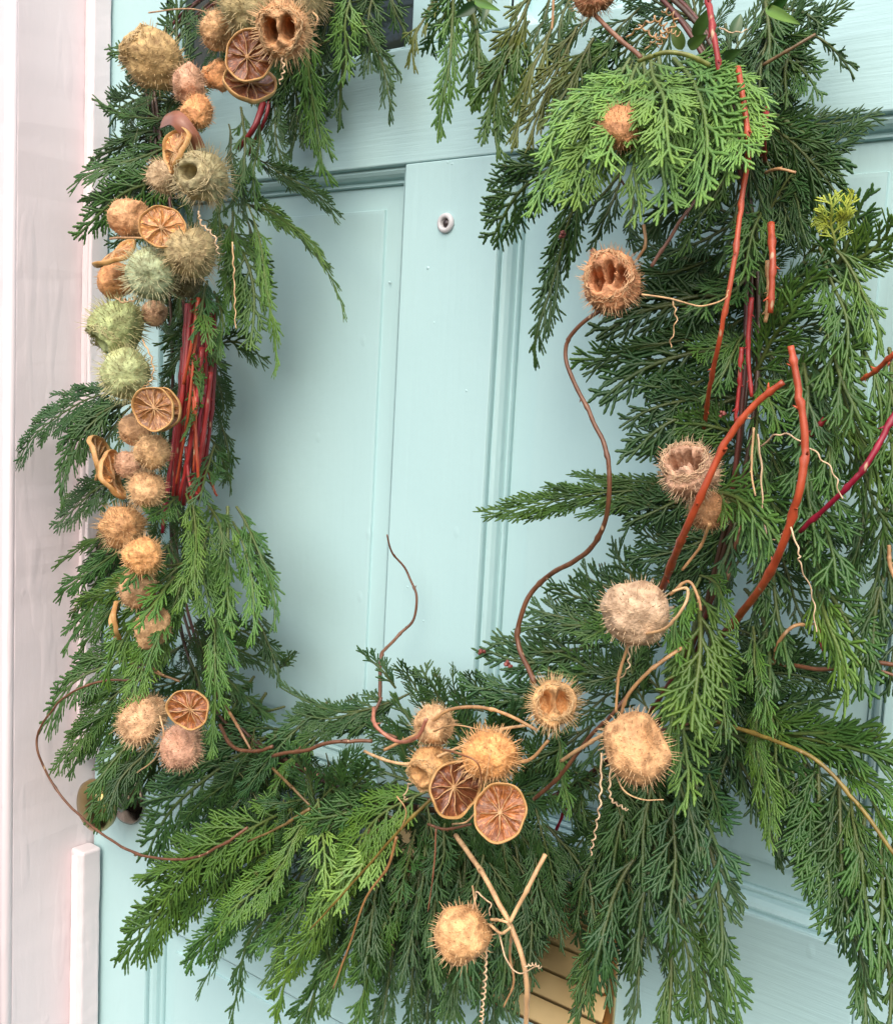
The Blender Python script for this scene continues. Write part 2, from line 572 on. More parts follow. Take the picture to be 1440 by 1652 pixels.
class Spray:
    """a flat cedar spray along +X in the XY plane, L metres long; every branchlet is a flattened, scaly stem"""

    def __init__(self, L, W, bend, seed, lush=1.0, serr=0.0025, wispy=False):
        self.r = np.random.default_rng(seed)
        self.V, self.Fc, self.T, self.Wd = [], [], [], []
        self.n = 0
        self.L, self.bend, self.serr, self.wispy = L, bend, serr, wispy
        self.droop = self.r.uniform(0.05, 0.22)
        self.make(L, W, lush)

    def deform(self, P):
        L = self.L
        t = P[:, 0] / L
        out = P.copy()
        out[:, 1] += self.bend * L * (4 * t * (1 - t)) * 0.5
        # tip and edges curl back
        out[:, 2] += -self.droop * L * t ** 2 * 0.5 - 3.0 * P[:, 1] ** 2 * self.curl + 0.02 * L * np.sin(t * 9 + self.ph)
        return out

    def strip(self, P, w, h, tip0, tip1, wood=0.0):
        """P: polyline (k,3); resample so each scale leaf makes one swelling"""
        seg = np.linalg.norm(np.diff(P, axis=0), axis=1)
        s = np.concatenate([[0], np.cumsum(seg)])
        n = max(1 if self.serr > 0.006 else 2, int(s[-1] / self.serr))
        k = 2 * n + 1
        q = np.linspace(0, s[-1], k)
        C = np.stack([np.interp(q, s, P[:, i]) for i in range(3)], 1)
        t = q / s[-1]
        ser = np.where(np.arange(k) % 2 == 1, 1.12, 0.84)
        width = w * (1 - 0.30 * t ** 2) * ser
        width[-1] = w * 0.25
        width[0] *= 0.7
        hh = h * (1 - 0.4 * t) * np.where(np.arange(k) % 2 == 1, 1.0, 0.8)
        hh[-1] = h * 0.1
        T = np.gradient(C, axis=0)
        T /= np.linalg.norm(T, axis=1)[:, None] + 1e-12
        S = np.stack([-T[:, 1], T[:, 0], np.zeros(k)], 1)
        S /= np.linalg.norm(S, axis=1)[:, None] + 1e-9
        up = np.array([0, 0, 1.0])
        ring_ = np.stack([C + S * width[:, None], C + up * hh[:, None], C - S * width[:, None], C - up * hh[:, None]], 1)  # k,4,3
        a = self.n + np.arange(k - 1)[:, None] * 4 + np.arange(4)[None]
        b_ = self.n + np.arange(k - 1)[:, None] * 4 + (np.arange(4)[None] + 1) % 4
        self.Fc.append(np.stack([a, a + 4, b_ + 4, b_], 2).reshape(-1, 4))
        self.V.append(ring_.reshape(-1, 3))
        self.T.append(np.repeat(tip0 + (tip1 - tip0) * t, 4))
        self.Wd.append(np.repeat(np.full(k, wood) * (1 - t) ** 0.7, 4))
        self.n += 4 * k

    def branch(self, o, ang, L, w, side, lvl, tip):
        """curved branch in the plane from o at angle ang, bending forward; returns its points"""
        r = self.r
        k = 7
        t = np.linspace(0, 1, k)
        cur = -side * r.uniform(0.02, 0.30)
        a = ang + cur * t
        d = np.stack([np.cos(a), np.sin(a)], 1) * (L / (k - 1))
        P = np.zeros((k, 3))
        P[1:, :2] = np.cumsum((d[1:] + d[:-1]) / 2, axis=0)
        P[:, 2] = r.normal(0, 0.05) * L * t + r.normal(0, 0.08) * L * t ** 2
        P += o
        return P, a

    def make(self, L, W, lush):
        r = self.r
        self.curl = r.uniform(-0.3, 1.2)
        self.ph = r.uniform(0, 6)
        k = 24
        t = np.linspace(0, 1, k)
        ax = np.zeros((k, 3)); ax[:, 0] = L * t
        ax[:, 1] = 0.012 * L * np.sin(t * r.uniform(5, 9) + self.ph)
        self.axis = ax
        self.strip(ax, 0.0013, 0.0011, 0.0, 0.9, wood=0.6)
        sp = 0.0084 if self.wispy else 0.0062
        wy = self.wispy
        nside = int(L * 0.94 / sp)
        for i in range(nside):
            x = L * 0.05 + i * sp + r.normal(0, 0.0008)
            tt = x / L
            side = 1 if i % 2 == 0 else -1
            prof = min(1.0, 0.35 + 2.6 * tt) * (1 - tt) ** 0.75
            ln = W * prof * r.uniform(0.72, 1.15) + 0.009 * (1 - tt * 0.3)
            if wy: ln = ln * r.uniform(0.9, 1.5)
            if r.random() < (0.12 if wy else 0.06) * (1 - tt): ln *= 0.4
            ang = side * math.radians((r.uniform(15, 27) if wy else r.uniform(28, 41)) - 7 * tt)
            o = np.array([x, np.interp(x, ax[:, 0], ax[:, 1]), 0])
            P, A = self.branch(o, ang, ln, 0, side, 1, tt)
            self.strip(P, 0.00112, 0.0008, 0.1 + 0.3 * tt, 0.8, wood=0.35 * (1 - tt))
            s2 = 0.0038 if wy else 0.0030
            n2 = int((ln - 0.004) / s2)
            for j in range(n2):
                u = (0.005 + j * s2) / ln
                if u > 0.95: break
                sd = 1 if (j + i) % 2 == 0 else -1
                l2 = (0.0195 * (1 - 0.55 * u)) * min(1.0, 0.55 + ln / 0.06) * r.uniform(0.65, 1.2) * lush
                l2 = min(l2, ln * (1 - u) * 0.8 + 0.004)
                kk = u * 6
                i0 = min(int(kk), 5); fr = kk - i0
                o2 = P[i0] * (1 - fr) + P[i0 + 1] * fr
                a2 = A[i0] + sd * math.radians(r.uniform(15, 24) if wy else r.uniform(21, 32))
                P2, A2 = self.branch(o2, a2, l2, 0, sd, 2, u)
                self.strip(P2, 0.00098, 0.0007, 0.25 + 0.3 * u, 1.0)
                if l2 > 0.0135:
                    for uu, sdd in ((0.35, -sd), (0.6, sd)):
                        o3 = P2[int(uu * 6)]
                        P3, _ = self.branch(o3, A2[3] + sdd * math.radians(38), l2 * 0.42, 0, sdd, 3, u)
                        self.strip(P3, 0.00090, 0.0006, 0.5, 1.0)

    def mesh(self, name):
        V = self.deform(np.concatenate(self.V))
        Fq = np.concatenate(self.Fc)
        me = bpy.data.meshes.new(name)
        me.vertices.add(len(V)); me.vertices.foreach_set('co', V.astype(np.float32).ravel())
        me.loops.add(len(Fq) * 4); me.loops.foreach_set('vertex_index', Fq.astype(np.int32).ravel())
        me.polygons.add(len(Fq))
        me.polygons.foreach_set('loop_start', np.arange(0, len(Fq) * 4, 4, dtype=np.int32))
        for nm, arr in (('tip', self.T), ('wood', self.Wd)):
            at_ = me.attributes.new(nm, 'FLOAT', 'POINT')
            at_.data.foreach_set('value', np.concatenate(arr).astype(np.float32))
        me.update(calc_edges=True)
        me.polygons.foreach_set('use_smooth', np.ones(len(Fq), dtype=bool))
        me.materials.append(MATS['cedar'])
        return me


SIZES = [(0.075, 0.022), (0.115, 0.036), (0.165, 0.048)]
BENDS = [0.0, 0.16, 0.34]
LIB = {}
for si, (L_, W_) in enumerate(SIZES):
    for bi, b_ in enumerate(BENDS):
        LIB[si, bi] = [Spray(L_, W_ * (0.75 if q == 0 else 1.0 if q == 1 else 1.2), b_, 100 + si * 37 + bi * 11 + q).mesh('cedar_spray_%d%d%d' % (si, bi, q)) for q in range(4)]
        LIB[si, bi, 'w'] = [Spray(L_, W_ * (0.55 + 0.13 * q), b_, 500 + si * 37 + bi * 11 + q, wispy=True).mesh('cedar_strand_%d%d%d' % (si, bi, q)) for q in range(4)]
TRIS = sum(len(m_.polygons) * 2 for l in LIB.values() for m_ in l)
print('cedar library triangles', TRIS)

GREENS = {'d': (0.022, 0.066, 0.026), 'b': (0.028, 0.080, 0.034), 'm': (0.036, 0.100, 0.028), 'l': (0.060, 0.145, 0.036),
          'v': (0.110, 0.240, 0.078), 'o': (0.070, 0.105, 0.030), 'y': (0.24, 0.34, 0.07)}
wreath = empty('wreath', (-0.05, -0.02, 1.35), 'large hanging wreath of green cedar sprays and red stems on aqua door', 'wreath')
W_LOC = Vector((-0.05, -0.02, 1.35))
R2 = random.Random(5)
NS = [0]
MADE = []


def spray(b0, b1, d0, d1, colr='m', bend=0.0, twist=None, wid=1.0, var=None):
    """a spray whose foot shows at b0 and tip at b1, d0 and d1 metres off the door; bend > 0 bows to the left of its run"""
    A, B = at(*b0, d0 * 0.72), at(*b1, d1)
    X = B - A
    L = X.length
    si = 0 if L < 0.092 else (1 if L < 0.142 else 2)
    bi = min(range(3), key=lambda k: abs(BENDS[k] - abs(bend)))
    hang = (b1[1] - b0[1]) / math.hypot(b1[0] - b0[0], b1[1] - b0[1])
    wsp = R2.random() < (0.8 if hang > 0.7 else 0.25) and colr != 'v'
    me = LIB[(si, bi, 'w') if wsp else (si, bi)][R2.randrange(4) if var is None else var]
    X.normalize()
    n = ((CAM - A).normalized() + Vector((0, -0.8, 0))).normalized()
    n = (n - X * n.dot(X)).normalized()
    tw = R2.uniform(-0.6, 0.6) if twist is None else twist
    n = (Matrix.Rotation(tw, 3, X) @ n)
    Y = n.cross(X)
    s = L / SIZES[si][0]
    sy = (1 if bend >= 0 else -1) * wid * R2.uniform(0.8, 1.25) * (0.5 + 0.5 * s)
    if abs(bend) < 0.05 and R2.random() < 0.5: sy = -sy
    o = bpy.data.objects.new('cedar_spray', me)
    col.objects.link(o)
    o.parent = wreath
    sz = 0.5 + 0.5 * s
    M = Matrix((X * s, Y * sy, n * sz)).transposed().to_4x4()
    M.translation = A - W_LOC
    o.matrix_local = M
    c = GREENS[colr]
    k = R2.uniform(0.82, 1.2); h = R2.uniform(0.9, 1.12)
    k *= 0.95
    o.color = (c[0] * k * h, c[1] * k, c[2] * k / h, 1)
    NS[0] += 1
    MADE.append((d0 + d1 + (0 if colr == 'd' else 0.04 if colr == 'b' else 1.0), NS[0], o, M))
    return o


S = spray

# --- left arm, seen from the top down
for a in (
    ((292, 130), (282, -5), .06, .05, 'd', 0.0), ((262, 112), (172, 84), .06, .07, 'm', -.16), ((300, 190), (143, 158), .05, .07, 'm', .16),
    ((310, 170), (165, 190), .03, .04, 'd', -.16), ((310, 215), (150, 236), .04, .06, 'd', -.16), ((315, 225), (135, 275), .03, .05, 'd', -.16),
    ((310, 240), (101, 303), .05, .09, 'm', -.16), ((300, 265), (120, 330), .05, .08, 'd', 0.0), ((310, 280), (112, 388), .05, .09, 'm', -.16),
    ((300, 300), (150, 352), .03, .05, 'd', -.16), ((300, 330), (160, 398), .04, .06, 'd', 0.0), ((330, 150), (215, 160), .03, .03, 'd', 0.0),
    ((330, 200), (190, 290), .03, .04, 'b', 0.0), ((320, 300), (180, 330), .03, .03, 'b', 0.0),
    ((390, 170), (362, 345), .08, .09, 'm', .16), ((365, 200), (395, 360), .08, .07, 'd', 0.0), ((420, 190), (400, 330), .07, .07, 'm', 0.0),
    ((430, 120), (455, 300), .06, .05, 'd', 0.0), ((450, 60), (470, 250), .05, .04, 'd', .16), ((480, 60), (500, 190), .05, .03, 'd', 0.0),
    ((510, 20), (528, 300), .08, .04, 'l', -.16), ((565, -20), (548, 130), .07, .05, 'v', 0.0), ((560, 60), (545, 205), .05, .03, 'd', 0.0),
    ((575, 20), (628, 195), .06, .04, 'b', .16), ((600, -20), (590, 120), .05, .04, 'd', 0.0), ((520, 90), (510, 205), .04, .03, 'd', 0.0),
    ((540, -10), (500, 120), .05, .05, 'd', 0.0), ((420, -10), (500, 90), .04, .04, 'd', .16), ((620, -40), (655, 70), .05, .03, 'd', 0.0),
    ((400, 250), (540, 353), .06, .05, 'd', .16, .5, .6), ((385, 300), (545, 512), .07, .06, 'm', .34, .3, .6), ((380, 330), (510, 430), .07, .07, 'l', .34, .3, .7),
    ((400, 330), (432, 605), .09, .08, 'l', .16), ((375, 330), (372, 520), .09, .07, 'l', 0.0), ((365, 360), (400, 560), .08, .08, 'm', .16),
    ((390, 340), (425, 480), .06, .04, 'd', .16), ((360, 300), (350, 430), .07, .06, 'm', 0.0), ((350, 400), (390, 520), .06, .05, 'd', .16),
    ((320, 480), (245, 560), .05, .06, 'm', .16), ((315, 500), (262, 610), .05, .06, 'd', .16), ((300, 470), (240, 520), .04, .05, 'd', 0.0),
    ((350, 560), (425, 590), .05, .04, 'm', .34), ((345, 560), (360, 660), .04, .03, 'd', 0.0), ((350, 660), (365, 780), .04, .03, 'd', .16),
    ((325, 700), (368, 800), .06, .05, 'm', .34), ((330, 500), (355, 590), .08, .07, 'm', -.16), ((300, 610), (320, 650), .09, .09, 'm', 0.0),
    ((345, 790), (355, 700), .04, .03, 'd', 0.0),
    ((215, 640), (14, 745), .08, .12, 'b', -.34), ((215, 640), (90, 825), .08, .10, 'b', -.34), ((215, 650), (120, 740), .07, .10, 'b', -.34),
    ((225, 645), (190, 735), .08, .09, 'b', -.16), ((200, 640), (140, 690), .06, .09, 'b', -.16), ((215, 655), (160, 780), .07, .08, 'd', -.34),
    ((220, 770), (85, 850), .06, .09, 'd', -.16), ((220, 790), (90, 800), .05, .07, 'm', -.16), ((240, 850), (78, 915), .05, .09, 'm', -.16),
    ((245, 870), (82, 975), .05, .09, 'm', -.16), ((240, 900), (88, 1050), .05, .09, 'm', -.16), ((245, 930), (125, 1060), .06, .10, 'm', -.16),
    ((230, 800), (120, 930), .04, .06, 'd', 0.0), ((240, 830), (110, 1000), .03, .05, 'd', 0.0), ((250, 880), (160, 960), .05, .06, 'd', 0.0),
    ((300, 905), (112, 985), .11, .13, 'l', 0.0), ((300, 905), (165, 1115), .11, .14, 'l', -.16), ((300, 910), (195, 1140), .10, .14, 'l', 0.0),
    ((305, 905), (210, 1060), .12, .13, 'l', .16), ((310, 900), (262, 1010), .11, .12, 'm', 0.0),
    ((300, 795), (285, 985), .12, .13, 'l', .16), ((312, 800), (318, 960), .12, .13, 'l', 0.0), ((290, 800), (240, 835), .11, .13, 'm', 0.0),
    ((330, 800), (345, 930), .11, .12, 'm', .16), ((345, 815), (345, 1010), .11, .11, 'l', -.16), ((365, 815), (375, 1030), .11, .10, 'l', 0.0),
    ((380, 815), (440, 1020), .10, .09, 'm', .16), ((375, 840), (405, 1040), .10, .10, 'l', .16), ((390, 850), (428, 985), .08, .06, 'd', .16),
    ((350, 960), (340, 1225), .11, .12, 'l', 0.0), ((350, 930), (365, 1080), .11, .11, 'm', 0.0), ((400, 980), (450, 1100), .06, .05, 'd', .16),
    ((330, 1000), (455, 1075), .05, .05, 'd', .16), ((300, 1010), (420, 1070), .05, .05, 'b', 0.0), ((290, 980), (250, 1080), .06, .07, 'd', 0.0),
    ((330, 1060), (440, 1160), .05, .06, 'd', 0.0), ((310, 1040), (400, 1180), .05, .05, 'd', 0.0),
    ((260, 1060), (60, 1180), .07, .13, 'm', -.34), ((255, 1080), (80, 1250), .07, .13, 'm', -.16), ((250, 1100), (105, 1255), .07, .12, 'm', -.16),
    ((240, 1050), (90, 1110), .06, .10, 'm', -.34), ((300, 1040), (140, 1130), .05, .09, 'd', 0.0),
    ((270, 1120), (135, 1215), .05, .08, 'd', -.16), ((270, 1140), (130, 1330), .06, .11, 'm', -.16), ((260, 1180), (150, 1350), .07, .10, 'm', -.16),
    ((275, 1180), (205, 1310), .07, .08, 'd', 0.0), ((290, 1180), (235, 1280), .06, .07, 'd', 0.0), ((240, 1130), (165, 1290), .08, .10, 'm', 0.0),
):
    S(*a)
# --- bottom left and bottom
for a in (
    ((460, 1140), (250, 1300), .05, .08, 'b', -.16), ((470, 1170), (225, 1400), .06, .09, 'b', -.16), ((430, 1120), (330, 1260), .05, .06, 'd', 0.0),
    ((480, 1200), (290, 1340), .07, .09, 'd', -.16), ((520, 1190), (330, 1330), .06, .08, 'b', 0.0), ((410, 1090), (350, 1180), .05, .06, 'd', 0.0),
    ((500, 1150), (380, 1290), .07, .09, 'b', 0.0), ((560, 1150), (410, 1320), .07, .10, 'm', -.16), ((530, 1130), (420, 1230), .06, .08, 'b', 0.0),
    ((460, 1330), (208, 1420), .10, .12, 'l', 0.0), ((470, 1330), (188, 1555), .09, .12, 'm', -.16), ((500, 1300), (250, 1470), .10, .12, 'l', -.16),
    ((480, 1350), (215, 1490), .09, .11, 'l', 0.0), ((450, 1380), (295, 1575), .08, .11, 'm', 0.0), ((480, 1370), (340, 1500), .10, .12, 'l', 0.0),
    ((490, 1400), (300, 1605), .08, .10, 'b', -.16), ((500, 1390), (355, 1660), .08, .10, 'b', -.16), ((520, 1400), (420, 1600), .08, .11, 'm', 0.0),
    ((515, 1290), (525, 1430), .12, .13, 'v', 0.0), ((512, 1295), (440, 1410), .11, .13, 'l', 0.0), ((512, 1295), (470, 1205), .10, .11, 'b', 0.0),
    ((520, 1290), (575, 1215), .10, .11, 'b', 0.0), ((515, 1290), (420, 1300), .10, .12, 'b', 0.0), ((530, 1290), (600, 1250), .10, .11, 'd', 0.0),
    ((690, 1270), (480, 1500), .12, .14, 'l', -.16), ((660, 1320), (470, 1590), .11, .13, 'l', -.16), ((640, 1330), (530, 1460), .12, .14, 'v', 0.0),
    ((640, 1290), (480, 1330), .10, .12, 'm', 0.0), ((640, 1260), (540, 1330), .10, .11, 'm', .16), ((600, 1250), (490, 1400), .09, .12, 'b', 0.0),
    ((600, 1420), (440, 1655), .09, .11, 'l', -.16), ((620, 1400), (520, 1640), .10, .12, 'm', 0.0), ((650, 1360), (590, 1600), .10, .12, 'b', -.16),
    ((660, 1380), (560, 1680), .10, .12, 'm', 0.0), ((690, 1350), (640, 1600), .10, .12, 'b', 0.0), ((690, 1400), (640, 1700), .10, .11, 'b', 0.0),
    ((720, 1370), (700, 1600), .09, .10, 'b', 0.0), ((560, 1480), (470, 1700), .08, .10, 'm', 0.0), ((640, 1500), (600, 1720), .08, .10, 'b', 0.0),
    ((700, 1480), (680, 1700), .07, .08, 'd', 0.0), ((750, 1360), (740, 1540), .09, .10, 'd', 0.0), ((790, 1370), (800, 1560), .09, .10, 'b', 0.0),
    ((830, 1350), (850, 1560), .09, .10, 'b', 0.0), ((770, 1450), (830, 1690), .09, .10, 'b', 0.0), ((800, 1480), (790, 1710), .08, .09, 'b', 0.0),
    ((860, 1340), (880, 1500), .09, .09, 'b', 0.0), ((880, 1330), (955, 1460), .08, .07, 'b', .16), ((860, 1360), (905, 1530), .09, .09, 'd', 0.0),
    ((925, 1420), (940, 1540), .06, .05, 'd', 0.0),
    ((590, 1340), (500, 1480), .09, .12, 'm', 0.0), ((560, 1330), (480, 1450), .08, .11, 'b', 0.0), ((540, 1380), (400, 1540), .08, .10, 'm', 0.0),
    ((660, 1120), (440, 1105), .08, .09, 'b', .34), ((640, 1110), (580, 1045), .08, .08, 'b', 0.0), ((640, 1120), (520, 1180), .08, .08, 'b', .34),
    ((640, 1130), (470, 1150), .08, .09, 'b', .16), ((700, 1160), (640, 1068), .07, .08, 'b', 0.0), ((720, 1150), (680, 1075), .07, .07, 'b', 0.0),
    ((740, 1150), (722, 1080), .06, .06, 'b', 0.0), ((650, 1180), (560, 1195), .08, .09, 'd', -.34), ((680, 1200), (600, 1210), .08, .08, 'd', 0.0),
    ((780, 1150), (700, 1120), .05, .05, 'd', 0.0), ((800, 1140), (745, 1085), .06, .06, 'd', 0.0), ((450, 1080), (470, 1060), .05, .05, 'd', 0.0),
    # right of the bottom
    ((960, 1060), (770, 1048), .07, .09, 'b', .16), ((980, 1040), (790, 1030), .07, .08, 'b', .16), ((950, 1100), (735, 1100), .07, .09, 'b', .16),
    ((950, 1110), (760, 1140), .07, .09, 'b', 0.0), ((1000, 1000), (850, 975), .08, .08, 'b', .16), ((1010, 1010), (830, 1010), .08, .09, 'b', 0.0),
    ((1000, 960), (880, 945), .08, .08, 'b', .16), ((1060, 980), (990, 870), .06, .05, 'b', .16), ((1040, 960), (930, 915), .07, .06, 'b', .16),
    ((1000, 1070), (880, 1075), .09, .11, 'm', .16), ((1010, 1100), (900, 1060), .09, .10, 'b', 0.0), ((1050, 1060), (930, 1100), .09, .10, 'd', .16),
    ((1040, 1100), (960, 1150), .09, .10, 'd', .16), ((990, 1120), (880, 1180), .08, .10, 'd', 0.0), ((900, 1180), (905, 1310), .11, .12, 'l', 0.0),
    ((960, 1170), (850, 1240), .07, .08, 'd', 0.0), ((1000, 1150), (940, 1240), .07, .09, 'd', 0.0), ((850, 1180), (790, 1160), .06, .07, 'd', 0.0),
    ((920, 1230), (935, 1330), .08, .08, 'd', .16), ((1000, 980), (935, 1030), .10, .11, 'm', .16),
):
    S(*a)
for a in (((730, 1240), (625, 1125), .07, .08, 'b', 0.0), ((700, 1230), (590, 1170), .07, .09, 'b', 0.0), ((750, 1220), (690, 1105), .06, .07, 'b', 0.0), ((780, 1230), (740, 1110), .06, .07, 'b', 0.0),
          ((800, 1275), (715, 1150), .07, .08, 'd', 0.0), ((845, 1275), (795, 1140), .07, .08, 'd', 0.0), ((700, 1290), (625, 1180), .07, .09, 'd', 0.0), ((760, 1270), (850, 1130), .07, .09, 'b', 0.0),
          ((860, 1280), (885, 1160), .07, .08, 'd', 0.0), ((720, 1290), (590, 1230), .08, .09, 'd', 0.0), ((800, 1300), (930, 1250), .07, .08, 'd', 0.0), ((760, 1300), (690, 1220), .08, .09, 'd', 0.0), ((320, 1080), (220, 1130), .07, .09, 'd', 0.0), ((310, 1060), (330, 1190), .07, .09, 'd', 0.0)):
    S(*a)
for a in (((700, 1400), (690, 1600), .10, .12, 'b', 0.0), ((740, 1400), (760, 1610), .10, .11, 'b', 0.0), ((830, 1420), (800, 1600), .10, .11, 'b', 0.0), ((780, 1380), (750, 1500), .10, .11, 'd', 0.0), ((950, 1420), (985, 1620), .10, .11, 'b', 0.0), ((880, 1420), (890, 1500), .09, .09, 'b', 0.0),
          ((800, 1440), (765, 1665), .09, .10, 'b', 0.0), ((850, 1400), (825, 1640), .09, .10, 'b', 0.0), ((760, 1420), (715, 1655), .09, .10, 'b', 0.0), ((720, 1480), (735, 1680), .08, .09, 'm', 0.0),
          ((235, 1190), (152, 1322), .10, .12, 'm', -.16), ((255, 1170), (190, 1300), .09, .10, 'd', 0.0)):
    S(*a)
